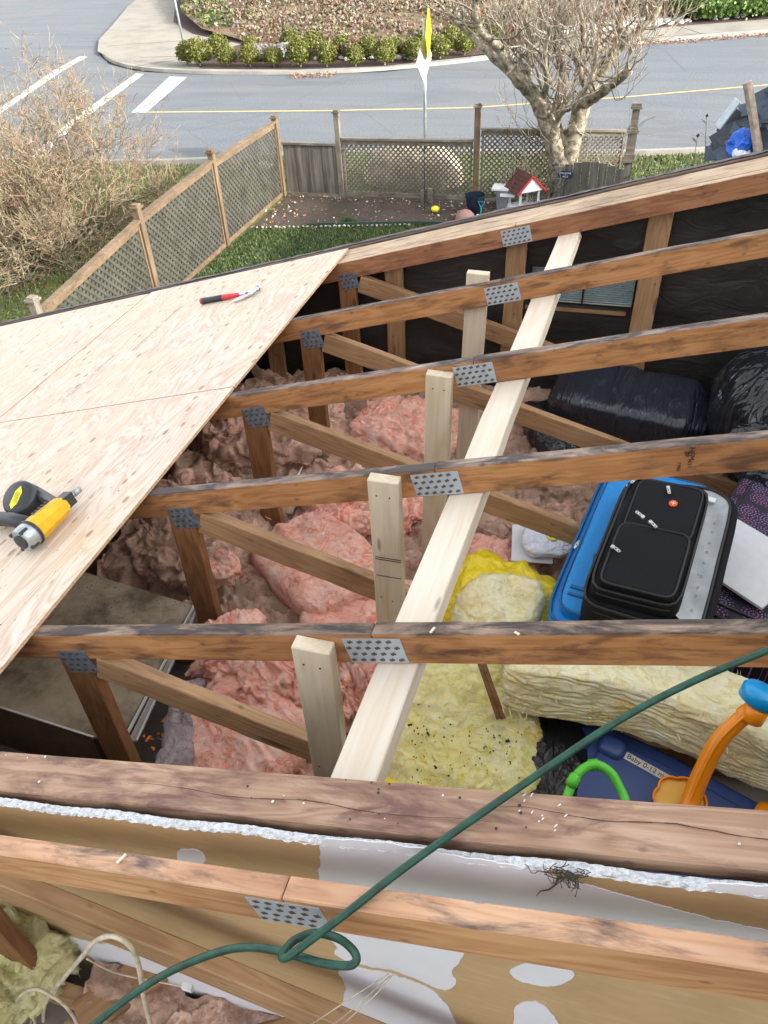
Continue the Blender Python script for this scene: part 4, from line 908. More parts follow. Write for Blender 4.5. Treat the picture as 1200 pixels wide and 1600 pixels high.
def mudpatch(px, seed=0, rag=3.0, h=.0016):
    rr = random.Random(seed); pts = [Vector(p) for p in px]; n0 = len(pts); out = []
    for k in range(n0):
        a, b, c, d = (pts[(k + j - 1) % n0] for j in range(4)); seg = max(3, int((c - b).length / 4.5))
        for j in range(seg):
            t_ = j / seg; p = .5 * ((2 * b) + (c - a) * t_ + (2 * a - 5 * b + 4 * c - d) * t_ * t_ + (3 * b - a - 3 * c + d) * t_ ** 3)
            w_ = 1.6 * math.sin(p.x * .13 + seed) + 1.2 * math.sin(p.y * .31 + p.x * .07); out.append(p + Vector((rr.gauss(0, rag * .38) + w_ * rag * .4, rr.gauss(0, rag * .22) + w_ * rag * .25)))
    P3 = [atY(p.x, p.y, DY - h) for p in out]
    cap = [q for q in P3]
    bm = bmesh.new(); top = [bm.verts.new(q) for q in cap]; f = bm.faces.new(top); 
    r = bmesh.ops.extrude_face_region(bm, geom=[f]); 
    for v in [g for g in r['geom'] if isinstance(g, bmesh.types.BMVert)]: v.co.y += h * .9
    bmesh.ops.triangulate(bm, faces=bm.faces[:])
    return frombm('joint_compound', bm, MUD, None, dw)
mudpatch([(502, 1316), (529, 1312), (600, 1317), (640, 1324), (672, 1328), (694, 1335), (748, 1343), (800, 1352), (835, 1361), (867, 1370), (925, 1385), (985, 1402), (1050, 1420), (1120, 1438), (1200, 1455), (1290, 1478), (1300, 1530), (1100, 1488), (900, 1450), (780, 1440), (730, 1456), (727, 1486), (707, 1520), (715, 1535), (700, 1547), (677, 1542), (650, 1530), (610, 1516), (565, 1508), (538, 1500), (521, 1489), (527, 1480), (514, 1466), (508, 1440), (506, 1400), (497, 1380), (500, 1350)], 1, 1.6)
mudpatch([(527, 1520), (545, 1512), (600, 1520), (650, 1536), (680, 1552), (707, 1588), (712, 1660), (535, 1660), (530, 1590), (537, 1558), (538, 1535)], 2, 1.6, .0026)
mudpatch([(797, 1520), (815, 1506), (860, 1508), (897, 1520), (882, 1538), (850, 1541), (815, 1534)], 3, 1.5)
mudpatch([(802, 1580), (822, 1566), (850, 1572), (875, 1605), (880, 1640), (815, 1640)], 4, 1.5)
mudpatch([(1108, 1386), (1130, 1381), (1260, 1392), (1260, 1412), (1150, 1398)], 5, 1.5)
mudpatch([(277, 1337), (285, 1328), (310, 1329), (322, 1345), (300, 1352), (282, 1350)], 6, 1.5)
mudpatch([(95, 1462), (130, 1470), (190, 1480), (280, 1502), (330, 1530), (370, 1548), (352, 1522), (400, 1545), (470, 1570), (600, 1620), (640, 1700), (420, 1640), (300, 1580), (180, 1520)], 7, 1.5, .0022)
# clump of roots on the drywall
mb = MB(); rr = random.Random(12); c0 = atY(885, 1362, DY - .008)
for k in range(38):
    p = [c0 + Vector((rr.gauss(0, .016), 0, rr.gauss(0, .007)))]; d = Vector((rr.uniform(-1, 1), rr.uniform(-.3, .0), rr.uniform(-1, .8))).normalized()
    for j in range(6):
        d = (d + Vector((rr.uniform(-.8, .8), rr.uniform(-.3, .3), rr.uniform(-.8, .8)))).normalized(); q = p[-1] + d * .006; q.y = min(max(q.y, DY - .02), DY - .001); p.append(q)
    mb.tube(p, .0007, 4)
mb.tube([atY(u, v, DY - .005) for u, v in ((873, 1370), (868, 1382), (858, 1390), (845, 1392), (838, 1400))], [.002, .0016, .0012, .0009, .0005], 5)
tag(mb.make('root_clump', plain('dark_roots', (.05, .045, .035), .9)), 'small tangle of dark roots stuck on the drywall', 'roots')

# ---------------------------------------------------------------- hose and cables
def onroof(u, v, lift): 
    r_ = ray(u, v); a_ = RA + lift; return Vector(r_ * (a_ / (r_[2] - RS * r_[0])))
HP = [(1330, 965, .02), (1200, 1016, .018), (1080, 1066, .014), (960, 1130, .012), (800, 1238, .012), (640, 1350, .012), (540, 1428, .008), (480, 1473, .012), (452, 1494, .016), (441, 1496, .010), (446, 1484, -.002), (462, 1468, -.014), (492, 1458, -.02), (528, 1466, -.018), (551, 1484, -.012), (557, 1500, -.008), (543, 1509, -.006), (500, 1504, -.004), (440, 1487, -.006), (390, 1480, -.012), (340, 1488, -.03), (270, 1516, -.06), (210, 1552, -.08), (140, 1608, -.09), (60, 1690, -.10)]
mb = MB(); mb.tube(spl([onroof(*p) for p in HP], 8), .0062, 12); tag(mb.make('green_hose', HOSE, smooth=True), 'dark green air hose looped loosely over the planks', 'hose')
def cable(px, y, r, label, name='cable'):
    mb = MB(); mb.tube(spl([atY(p[0], p[1], p[2] if len(p) > 2 else y) for p in px], 7), r, 8); return tag(mb.make(name, CABLE, smooth=True), label, 'cable')
cable([(70, 1660), (68, 1600), (72, 1565), (100, 1528), (128, 1495), (150, 1470), (178, 1463), (205, 1480), (218, 1515), (225, 1560), (240, 1620)], .42, .0052, 'cream twin cable arching highest beside the hose end')
cable([(30, 1650), (55, 1600), (30, 1575), (28, 1560), (52, 1545), (80, 1556), (105, 1575), (125, 1610), (135, 1650)], .40, .004, 'white cable curling low at the corner left of the arching cable')
cable([(20, 1550), (45, 1575), (70, 1592), (110, 1600), (150, 1610)], .46, .005, 'short cream cable lying flat behind the curling one')
cable([(135, 1498, .46), (180, 1520, .48), (240, 1533, .5), (285, 1541, .5)], .5, .0018, 'thin white wire ending in a small square connector')
mb = MB(); c_ = atY(293, 1543, .50); mb.box((-.012, -.006, -.009), (.012, .006, .009), Matrix.Translation(c_)); tag(mb.make('wire_connector', WHITE), 'small square white connector on the pink wool', 'connector')
for k, px in enumerate(([(607, 1522), (560, 1552), (510, 1585), (470, 1612)], [(610, 1524), (575, 1556), (535, 1590), (500, 1615)], [(613, 1524), (585, 1556), (545, 1592), (515, 1618)])):
    cable([(p[0], p[1], DY - .012 - .05 * j) for j, p in enumerate(px)], .5, .0012, ['thin cream wire, uppermost of three by the white patch', 'thin cream wire, middle of three by the white patch', 'thin cream wire, lowest of three by the white patch'][k], 'thin_wire')
mb = MB(); mb.tube(spl([atZ(484, 706, -2.10), atZ(478, 722, -2.13), atZ(472, 730, -2.14), atZ(463, 748, -2.12)], 5), .004, 6); tag(mb.make('white_wire', WHITE, smooth=True), 'short white wire sticking out of the wool behind the middle truss', 'wire')
tag(timber('joist_end', atZ(395, 1640, -2.05), atZ(520, 1610, -2.05), .09, .04, WEB), 'end of an orange brown joist at the lower picture edge', 'joist')
tag(timber('loose_block', (-1.02, .42, -2.21), (-.86, .62, -2.19), .10, .03, WEB), 'loose wooden board end lying below the arching cable', 'board')
tag(timber('low_joist', (-.75, 1.40, -2.19), (-.43, 1.41, -2.20), .04, .09, WEB), 'brown joist showing between the pink wool and the long board', 'joist')
# loose block on the floor behind T2 post
tag(rbox('grey_board', (.34, .22, .01), frame3(Vector((-1.34, 2.42, -2.10)), (1, .1, 0), (-.1, 1, 0)), DUSTY), 'small dusty grey board piece between the web posts', 'board')
# wood chips
mb = MB()
for (u, v, l_, an) in ((190, 1342, .020, 1.1), (676, 985, .016, 1.2), (808, 990, .012, -.6)):
    c_ = onroof(u, v, .004); mb.box((-l_ / 2, -.0025, 0), (l_ / 2, .0025, .002), fr(c_, DR * math.cos(an) + Vector((0, math.sin(an), 0)), NR))
tag(mb.make('wood_chips', NEW), 'few pale wood slivers on the chord tops', 'wood chips', kind='stuff')

# ---------------------------------------------------------------- hammer
def onply(u, v, h=0): return onroof(u, v, .0135 / math.cos(SL) + h)
hm = thing('hammer', 'claw hammer with a red and black grip lying on the plywood', 'hammer', tuple(onply(355, 467)))
h0, h1 = onply(313, 471, .016), onply(398, 456, .014); hd = (h1 - h0).normalized(); Lh = (h1 - h0).length
hs_ = NR.cross(hd).normalized()
def hp(t_, s_=0, n_=0): return h0 + hd * Lh * t_ + hs_ * s_ + NR * n_
mb = MB(); mb.tube([hp(0), hp(.02), hp(.05)], [.008, .016, .016], 12); mb.make('grip_cap', REDH, None, hm, True)
mb = MB(); mb.tube([hp(.04), hp(.08), hp(.2), hp(.32), hp(.43)], [.0155, .0165, .0145, .0150, .0145], 12); mb.make('grip', TBLACK, None, hm, True)
mb = MB(); mb.tube([hp(.425), hp(.5), hp(.60), hp(.72)], [.0148, .0135, .0115, .0095], 12); mb.make('red_sleeve', REDH, None, hm, True)
mb = MB(); mb.tube([hp(.70), hp(.80), hp(.90), hp(.97)], [.0085, .0085, .009, .011], 12); mb.make('neck', HSTEEL, None, hm, True)
mb = MB(); P = [hp(.99, .034, .003), hp(.985, .018, .003), hp(.97, 0, .002), hp(.95, -.02, .001), hp(.88, -.045, -.001), hp(.80, -.060, -.003), hp(.72, -.068, -.006)]
mb.tube(spl(P, 4), [.0135] * 3 + [.0105] * 3 + [.012] * 5 + [.012] * 4 + [.010] * 4 + [.009] * 3 + [.006] * 3, 10); hh = mb.make('head', HSTEEL, None, hm, True)
mb = MB(); mb.tube([hp(.995, .036, .003), hp(.998, .050, .003)], .0155, 14); mb.make('face', HSTEEL, None, hh)
mb = MB(); mb.tube([hp(.93, -.022, .004), hp(.90, -.032, .004)], .0125, 4); mb.make('head_mark', INK, None, hh)
# ---------------------------------------------------------------- nail gun
ng = thing('nail_gun', 'yellow and black coil nail gun with a grey round cap lying on the plywood', 'nail gun', tuple(onply(60, 800)))
g0, g1 = onply(50, 832, .05), onply(103, 785, .045); gd = (g1 - g0).normalized(); gs = NR.cross(gd).normalized()
def gp(t_, s_=0, n_=0): return g0 + gd * t_ + gs * s_ + NR * n_
GL = (g1 - g0).length
mb = MB(); mb.tube([gp(-.045), gp(-.040), gp(-.012), gp(.0)], [.033, .040, .041, .040], 24); cp = mb.make('end_cap', TGREY, None, ng, True)
mb = MB(); mb.tube([gp(-.052), gp(-.050), gp(-.044)], [.020, .024, .024], 20); mb.make('exhaust', TBLACK, None, cp, True)
mb = MB()
for a_ in range(4):
    v = gs * math.cos(a_ * 1.57 + .6) * .038 + NR * math.sin(a_ * 1.57 + .6) * .038; mb.tube([gp(-.047) + v, gp(-.02) + v], .006, 8)
mb.make('bolt', TBLACK, None, cp)
mb = MB(); mb.tube([gp(-.004), gp(.003), gp(.006)], [.044, .044, .040], 24); mb.make('gasket', TBLACK, None, ng, True)
mb = MB(); mb.tube([gp(.0), gp(.03), gp(.09), gp(.135), gp(.145)], [.040, .040, .036, .033, .026], 8); mb.make('housing', TYELLOW, None, ng)
mb = MB(); 
for k in range(5): mb.box((-.004, -.007, 0), (.004, .007, .0012), fr(gp(.045 + .014 * k, .012, .0385), gd, NR))
mb.make('wordmark', INK, None, ng)
mb = MB(); mb.tube([gp(.14), gp(.165), gp(.168)], [.024, .022, .015], 8); mb.box((-.02, -.018, -.02), (.03, .018, .02), fr(gp(.15, .0, .004), gd, NR)); mb.make('nose_block', TBLACK, None, ng)
mb = MB(); mb.tube([gp(.165, 0, .004), gp(.20, 0, .004)], .010, 10); mb.tube([gp(.195, 0, .004), gp(.222, 0, .004)], .012, 12); mb.make('nose_tip', TGREY, None, ng, True)
cm = onply(38, 782, .045); ax_ = (NR * .62 - gd * .55 + gs * .2).normalized(); ax_ = (Vector((0, -.62, .5)) + NR * .4).normalized()
mb = MB(); mb.tube([cm - ax_ * .034, cm - ax_ * .030, cm + ax_ * .028, cm + ax_ * .034], [.054, .061, .061, .052], 28); mg = mb.make('coil_magazine', TBLACK, None, ng, True)
tx = gd.cross(ax_).normalized(); Mx = fr(cm + ax_ * .0345, gd - ax_ * gd.dot(ax_), ax_)
mb = MB(); mb.prism([(.040, .0), (.018, .014), (-.03, .016), (-.042, .004), (-.02, -.010), (.02, -.013)], 0, .0015, Mx); wl = mb.make('warning_sticker', YBALL, None, mg)
mb = MB()
for k in range(4): mb.box((-.02, -.007 + .005 * k, 0), (.018, -.0055 + .005 * k, .0004), Mx @ Matrix.Translation((0, 0, .0016)))
mb.make('sticker_print', INK, None, mg)
mb = MB(); mb.tube([cm + gd * .05 - ax_ * .0, gp(.14, .02, .0)], [.022, .018], 8); mb.make('feed_arm', TBLACK, None, ng)
mb = MB(); mb.tube([onply(28, 830, .03), onply(36, 838, .028), onply(44, 838, .03)], [.005, .006, .005], 8); mb.make('trigger', TBLACK, None, ng, True)
mb = MB(); mb.tube([onply(52, 820, .035), onply(20, 812, .04), onply(-40, 808, .045), onply(-110, 800, .05)], [.022, .024, .024, .026], 14); mb.make('handle', TBLACK, None, ng, True)

# ================================================================= yard, street, planting
G = -4.4; RZ = -4.50
tag(mesh('ground', [(-600, -300, RZ - .03), (600, -300, RZ - .03), (600, 900, RZ - .03), (-600, 900, RZ - .03)], [(0, 1, 2, 3)], GRASSB), kind='structure')
near = [(-40, 14.2), (-18, 14.75), (-13.3, 15.0), (-9.5, 15.12), (-8.3, 15.45), (-7, 16.0), (-5.9, 16.55), (-3, 16.75), (.2, 16.95), (1.6, 17.35), (4, 18.3), (12, 22.0), (40, 35)]
far = [(40, 52), (12, 36.5), (4.0, 32.0), (0, 30.1), (-2.3, 28.7), (-4.9, 27.0), (-7.3, 25.3), (-10.2, 24.7), (-13.6, 24.75), (-15.6, 25.1), (-17.4, 26.3), (-18.8, 28.0), (-20.3, 30.5), (-22.0, 34.3), (-24.8, 40.3), (-33, 60)]
def flat(name, poly, z, mat, kind='structure', **kw):
    bm = bmesh.new(); f = bm.faces.new([bm.verts.new((p[0], p[1], z)) for p in poly]); bmesh.ops.triangulate(bm, faces=[f]); bm.normal_update()
    for f in bm.faces:
        if f.normal.z < 0: f.normal_flip()
    return tag(frombm(name, bm, mat), kind=kind, **kw)
flat('road', near + far + [(-120, 60), (-120, 10)], RZ, ASPH)
def strip(name, line, w0, z0, z1, mat, side=1):
    """kerb: a raised band along a line"""
    V = []; F = []; L_ = [Vector((p[0], p[1])) for p in line]; 
    Ls = []
    for k in range(len(L_) - 1):
        n_ = max(1, int((L_[k + 1] - L_[k]).length / .8))
        Ls += [L_[k].lerp(L_[k + 1], j / n_) for j in range(n_)]
    Ls.append(L_[-1])
    for _ in range(3): Ls = [Ls[0]] + [(Ls[k - 1] + Ls[k] * 2 + Ls[k + 1]) / 4 for k in range(1, len(Ls) - 1)] + [Ls[-1]]
    for k, p in enumerate(Ls):
        t_ = (Ls[min(k + 1, len(Ls) - 1)] - Ls[max(k - 1, 0)]).normalized(); n_ = Vector((-t_.y, t_.x)) * side; q = p + n_ * w0
        V += [(p.x, p.y, z0), (p.x + n_.x * .02, p.y + n_.y * .02, z1), (q.x, q.y, z1), (q.x, q.y, z0)]
    for k in range(len(Ls) - 1):
        for j in range(3): a_ = k * 4 + j; F.append((a_, a_ + 4, a_ + 5, a_ + 1) if side < 0 else (a_ + 1, a_ + 5, a_ + 4, a_))
    o = mesh(name, V, F, mat); return tag(o, kind='structure'), Ls
_, FL = strip('kerb', far, .34, RZ, RZ + .09, CURB, -1)
strip('kerb', near, .16, RZ, RZ + .10, CURB, 1)
flat('pavement', [(-15.4, 25.4), (-13.2, 25.05), (-13.45, 25.6), (-14.6, 26.9), (-14.2, 28.3), (-13.9, 29.6), (-15.2, 30.6), (-17, 31.9), (-19.6, 35.2), (-22.8, 41.5), (-30, 60), (-33, 60.5), (-25.0, 40.6), (-22.2, 34.5), (-20.5, 30.7), (-19.0, 28.2), (-17.4, 26.6)], RZ + .095, CONC)
flat('pavement', [(40, 52.5), (12, 37.0), (4, 32.4), (0, 30.5), (-2.2, 29.1), (-4.7, 27.6), (-4.2, 29.0), (-1.8, 31.0), (0.3, 32.6), (4, 34.4), (12, 39), (40, 56)], RZ + .094, CONC)
mb = MB()
for (a_, b_) in (((-16.6, 27.0), (-14.3, 27.3)), ((-19.2, 29.2), (-15.6, 30.9)), ((1.9, 31.4), (1.2, 33.0)), ((-15.9, 25.4), (-14.6, 26.9))): mb.bar((a_[0], a_[1], RZ + .099), (b_[0], b_[1], RZ + .099), .035, .004)
P_ = [Vector((p.x, p.y, RZ + .092)) for p in FL]
tag(mb.make('pavement_joints', JOINT), kind='structure')
# kerb groove line round the corner
V = []; 
# planting bed and slope of ground cover
bed = [(-13.35, 25.12), (-10.2, 25.06), (-7.4, 25.66), (-4.75, 27.6), (-4.2, 29.0), (-1.8, 31.0), (.3, 32.6), (4, 34.4), (12, 39), (40, 56), (60, 140), (-60, 140), (-30, 60), (-22.8, 41.5), (-19.6, 35.2), (-17, 31.9), (-15.2, 30.6), (-13.9, 29.6), (-14.2, 28.3), (-14.5, 26.9)]
flat('planting_bed', bed, RZ + .10, MULCH)
def hillz(x, y): return RZ + .11 + max(0, (y - 28.3)) * .055
cov = [(-12.6, 27.9), (-8.0, 27.7), (-6.0, 28.8), (-4.6, 29.6), (-3.4, 31.2), (-1.9, 33.4), (.2, 36), (1.0, 60), (1, 120), (-45, 120), (-29.5, 60), (-22.3, 41.5), (-19.1, 35.2), (-16.6, 31.9), (-15, 30.7), (-13.4, 29.4)]
bm = bmesh.new(); f = bm.faces.new([bm.verts.new((p[0], p[1], 0)) for p in cov]); bmesh.ops.triangulate(bm, faces=[f]); bmesh.ops.subdivide_edges(bm, edges=bm.edges[:], cuts=5, use_grid_fill=True)
for v in bm.verts: v.co.z = hillz(v.co.x, v.co.y) - .02
bm.normal_update()
for f in bm.faces:
    if f.normal.z < 0: f.normal_flip()
tag(frombm('slope', bm, COVER), kind='structure')
from mathutils.geometry import intersect_point_tri_2d
def inpoly(x, y, P):
    c_ = False; n_ = len(P); j = n_ - 1
    for i in range(n_):
        if (P[i][1] > y) != (P[j][1] > y) and x < (P[j][0] - P[i][0]) * (y - P[i][1]) / (P[j][1] - P[i][1]) + P[i][0]: c_ = not c_
        j = i
    return c_
def leafcards(name, n_, box, test, zf, mats, size, label, cat, tilt=1.0, seed=1, wts=None, dens=None):
    rr = random.Random(seed); mb = MB(); tries = 0; k = 0
    while k < n_ and tries < n_ * 30:
        tries += 1; x = rr.uniform(box[0], box[1]); y = rr.uniform(box[2], box[3])
        if not test(x, y): continue
        if dens and rr.random() > dens(x, y): continue
        k += 1; z = zf(x, y) + rr.uniform(0, size * 2.5); c_ = Vector((x, y, z)); u_ = Vector((rr.uniform(-1, 1), rr.uniform(-1, 1), rr.uniform(-tilt, tilt))).normalized(); v_ = u_.orthogonal().normalized()
        v_ = Matrix.Rotation(rr.uniform(0, 6.28), 3, u_) @ v_; a = u_ * size * rr.uniform(.6, 1.4); b = v_ * size * rr.uniform(.35, .8)
        i = rr.choices(range(len(mats)), wts)[0] if wts else rr.randrange(len(mats)); mb.quad(c_ - a, c_ - b, c_ + a, c_ + b, i)
    return tag(mb.make(name, mats), label, cat, kind='stuff')
leafcards('ground_cover', 30000, (-30, 2, 27.6, 48), lambda x, y: inpoly(x, y, cov), hillz, [DRY, OLIVE, RUST, LAV], .075, 'brown and olive ground cover on the bank across the road', 'ground cover', seed=3, wts=[.46, .28, .18, .08], dens=lambda x, y: .18 + .82 * (math.sin(x * 1.1 + 2 * math.sin(y * .6)) * math.sin(y * .9 + x * .35) > -.35))
# bushes
def blob_bush(name, c, r, h, mats, n_, ls, label, cat, group, seed, parts=True, ragged=.12, wts=None):
    rr = random.Random(seed); t = thing(name, label, cat, c, 0, group); mb = MB()
    for k in range(n_):
        a_ = rr.uniform(0, 6.283); e_ = math.asin(rr.uniform(-.75, 1)); rad = rr.uniform(.72, 1.0) + rr.gauss(0, ragged) * .5
        d = Vector((math.cos(a_) * math.cos(e_), math.sin(a_) * math.cos(e_), math.sin(e_))); p = Vector(c) + Vector((d.x * r * rad, d.y * r * rad, h * .52 + d.z * h * .5 * rad))
        u_ = (d * .5 + Vector((rr.uniform(-1, 1), rr.uniform(-1, 1), rr.uniform(-1, 1)))).normalized(); v_ = Matrix.Rotation(rr.uniform(0, 6.28), 3, u_) @ u_.orthogonal().normalized()
        a = u_ * ls * rr.uniform(.6, 1.4); b = v_ * ls * rr.uniform(.35, .8); i = rr.choices(range(len(mats)), wts)[0] if wts else rr.randrange(len(mats)); mb.quad(p - a, p - b, p + a, p + b, i)
    V = []
    bm = bmesh.new(); bmesh.ops.create_icosphere(bm, subdivisions=2, radius=1)
    n0 = len(mb.V)
    mb.add([Vector(c) + Vector((v.co.x * r * .78, v.co.y * r * .78, h * .52 + v.co.z * h * .42)) for v in bm.verts], [tuple(v.index for v in f.verts) for f in bm.faces], 0); bm.free()
    mb.make('foliage', mats, None, t)
    mb = MB(); mb.tube([Vector(c), Vector(c) + Vector((0, 0, h * .35))], .025, 6); mb.make('stem', BARK, None, t); return t
bz = RZ + .10
ORD = ['first', 'second', 'third', 'fourth', 'fifth', 'sixth', 'seventh', 'eighth', 'ninth', 'tenth', 'eleventh', 'twelfth']
row = [(-14.05, 25.75), (-13.55, 25.55), (-12.55, 25.5), (-11.75, 25.45), (-10.95, 25.45), (-10.05, 25.45), (-9.2, 25.5), (-8.3, 25.6), (-7.45, 25.85), (-6.65, 26.35), (-5.95, 26.9), (-5.3, 27.5)]
proto = None
def dup_at(o, x, y, z, s, rz):
    c_ = copy_tree(o); c_.location = (x, y, z); c_.scale = (s * random.uniform(.85, 1.15), s, s * random.uniform(.8, 1.15)); c_.rotation_euler.z = rz; return c_
for k, (x, y) in enumerate(row):
    if proto is None: proto = blob_bush('boxwood', (x, y, bz), .36, .66, [BOX], 1500, .035, 'clipped round boxwood at the foot of the thin grey pole', 'shrub', 'clipped boxwoods along the kerb', 5)
    else:
        c_ = dup_at(proto, x, y, bz, random.uniform(.86, 1.08), k * 1.3); c_['label'] = 'front row boxwood, %s to the right of the thin grey pole' % ORD[k]
        if k == 1: c_['label'] = 'larger clipped boxwood beside the thin grey pole'; c_.scale = (1.22, 1.22, 1.15)
row2 = [(-13.5, 26.9), (-12.6, 27.5), (-11.2, 27.6), (-10.4, 27.5), (-8.3, 26.9), (-7.5, 27.1), (-6.6, 27.6), (-5.9, 28.2), (-5.2, 28.8), (-9.3, 27.2), (-4.7, 29.6)]
for k, (x, y) in enumerate(row2):
    c_ = dup_at(proto, x, y, bz, random.uniform(.85, 1.05), k * 2.1); c_['label'] = 'back row boxwood, %s from the pavement corner end' % ORD[k]; c_['group'] = 'boxwoods of the back row'
for k, (x, y, r_) in enumerate(((-11.9, 26.55, .5), (-11.0, 26.6, .5))):
    blob_bush('grey_shrub', (x, y, bz), r_, .45, [LAV], 900, .05, ['low grey lavender-like shrub between the boxwood rows', 'second low grey shrub right of the other between the boxwoods'][k], 'shrub', 'low grey shrubs', 40 + k)
for k, (x, y, r_) in enumerate(((-9.6, 26.7, .4), (-8.8, 26.8, .35), (-6.9, 26.9, .3), (-8.0, 27.8, .6), (-9.0, 28.3, .6))):
    blob_bush('rusty_shrub', (x, y, bz), r_, .5, [RUST, OLIVE], 500, .05, ['small rusty shrub just right of the grey shrubs', 'small rusty shrub second from the grey shrubs', 'small rusty shrub between front boxwoods near the road sign', 'larger rusty shrub behind the middle of the boxwood rows', 'larger rusty shrub farthest back against the brown bank'][k], 'shrub', 'rusty shrubs among the boxwoods', 50 + k)
mb = MB(); rr = random.Random(8)
def rock(mb, c, s_, rr, i=0):
    bm = bmesh.new(); bmesh.ops.create_icosphere(bm, subdivisions=1, radius=1); sc = Vector((rr.uniform(.7, 1.2), rr.uniform(.7, 1.2), rr.uniform(.45, .8))) * s_
    mb.add([Vector(c) + Vector((v.co.x * sc.x * rr.uniform(.8, 1.15), v.co.y * sc.y * rr.uniform(.8, 1.15), v.co.z * sc.z)) for v in bm.verts], [tuple(v.index for v in f.verts) for f in bm.faces], i); bm.free()
for k in range(34): rock(mb, (rr.uniform(-10, -6.2), rr.uniform(26.4, 26.9), bz + .05), rr.uniform(.05, .12), rr)
for k in range(420):
    t_ = rr.random(); x = -3.6 + 7.0 * t_; rock(mb, (x, 30.3 + (x + 3.6) * .62 + rr.uniform(.2, 3.4), bz + .02 + .0), rr.uniform(.05, .14), rr)
tag(mb.make('pale_stones', STONE), 'pale landscaping stones behind the far pavement and boxwoods', 'stones', kind='stuff')
leafcards('rusty_undergrowth', 2600, (-6, 2.5, 30.5, 38), lambda x, y: y > 31.6 + (x + 3.6) * .5, lambda x, y: bz + .15, [RUST, DRY], .08, 'reddish undergrowth among the pale stones', 'undergrowth', seed=11)
leafcards('grass_patch', 2500, (-24, -15, 32, 46), lambda x, y: inpoly(x, y, cov) and x < -16.2 - (y - 34) * .55, hillz, [BLADE, MOSSB], .07, 'green grass at the corner of the bank', 'grass', seed=12)
for k, (x, y, r_) in enumerate(((2.2, 34.6, .9), (3.5, 35.3, 1.1), (4.8, 36.0, 1.1), (1.5, 35.4, .7), (3.0, 36.6, 1.1), (6.2, 36.8, 1.2))):
    blob_bush('juniper', (x, y, bz), r_, .75, [JUN], 1700, .09, ['juniper nearest the pale stones on the pavement side', 'second juniper from the pale stones along the pavement', 'third juniper from the pale stones along the pavement', 'small juniper at the stone end of the back', 'middle juniper of the back', 'farthest right juniper along the pavement'][k], 'juniper', 'spreading junipers at the corner', 60 + k, ragged=.3)
# dirt and leaves along the far kerb
leafcards('kerb_leaves', 1500, (-11, 6, 24, 34), lambda x, y: any(abs(y - (b[1] + (x - b[0]) * (a[1] - b[1]) / (a[0] - b[0])) + .35) < .28 for a, b in zip(far[1:8], far[2:9]) if b[0] <= x <= a[0]) and (x > -3.4 or -10 < x < -8.6), lambda x, y: RZ + .005, [LEAFL], .035, 'brown leaves washed along the far kerb', 'leaves', .15, 14)
# road markings
def rq(px, mat, name, z=RZ + .004):
    P = [atZ(u, v, z) for u, v in px]; o = mesh(name, P, [tuple(range(len(P)))], mat); return tag(o, kind='structure')
rq([(205, 176), (228, 176), (292, 120.5), (265, 119.5)], WPAINT, 'crosswalk_stripe')
rq([(30, 262), (56, 258), (117, 197), (225, 115.5), (212, 115), (104, 193)], WPAINT, 'crosswalk_stripe')
rq([(0, 178), (21, 163), (96, 112), (137, 88.5), (125, 88), (84, 110), (0, 168)], WPAINT, 'crosswalk_stripe')
yl = [Vector((-12.4, 19.8)), Vector((-7.6, 20.33)), Vector((-3.8, 20.95)), Vector((-.1, 22.4)), Vector((4, 24.3)), Vector((12, 28.6))]
V = []; 
for k, p in enumerate(yl):
    V += [(p.x, p.y - .055, RZ + .0045), (p.x, p.y + .055, RZ + .0045)]
tag(mesh('yellow_road_line', V, [(2 * k, 2 * k + 2, 2 * k + 3, 2 * k + 1) for k in range(len(yl) - 1)], YPAINT), kind='structure')

# verge, lawn, soil
lawn = [(-60, 3.8), (-5.9, 3.8), (6, 3.8), (30, 3.8), (40, 34.8), (12, 21.8), (4, 18.1), (1.6, 17.15), (.2, 16.75), (-3, 16.55), (-5.9, 16.35), (-7, 15.8), (-8.3, 15.25), (-9.5, 14.92), (-13.3, 14.8), (-18, 14.55), (-40, 14.0)]
flat('verge', lawn, G - .012, MOSS)
flat('lawn', [(-5.82, 3.9), (3, 3.9), (3, 12.6), (-1.5, 12.45), (-3.2, 12.30), (-4.3, 12.05), (-5.82, 11.75)], G + .002, GRASSB)
flat('garden_bed', [(-5.8, 11.75), (-4.3, 12.05), (-3.2, 12.30), (-1.5, 12.45), (.3, 12.6), (.3, 14.3), (-2.3, 13.7), (-5.8, 13.5)], G + .006, SOIL)
def blades(name, n_, box, test, mats, h, label, seed, wd=.006, z0=G):
    rr = random.Random(seed); mb = MB(); k = 0
    while k < n_:
        x = rr.uniform(box[0], box[1]); y = rr.uniform(box[2], box[3])
        if not test(x, y): continue
        k += 1; a_ = rr.uniform(0, 6.28); d = Vector((math.cos(a_), math.sin(a_), 0)) * wd * rr.uniform(.6, 1.5); l_ = Vector((rr.uniform(-.6, .6) * h, rr.uniform(-.6, .6) * h, h * rr.uniform(.5, 1.2))); p = Vector((x, y, z0))
        mb.add([p - d, p + d, p + l_], [(0, 1, 2)], rr.randrange(len(mats)))
    tag(mb.make(name, mats), label, 'grass', kind='stuff')
edge_ = lambda x: np.interp(x, [-5.82, -4.3, -3.2, -1.5, 3], [11.75, 12.05, 12.3, 12.45, 12.6])
blades('lawn_grass', 42000, (-5.8, -.5, 8.6, 12.5), lambda x, y: y < edge_(x) and y > 8.2, [BLADE, BLADE, MOSSB], .05, 'short green grass of the small yard lawn', 31, .007)
nearl = lambda x: np.interp(x, [-40, -18, -13.3, -9.5, -8.3, -7, -5.9, -3, .2, 1.6, 4], [14, 14.5, 14.75, 14.9, 15.2, 15.8, 16.3, 16.5, 16.7, 17.1, 18.1])
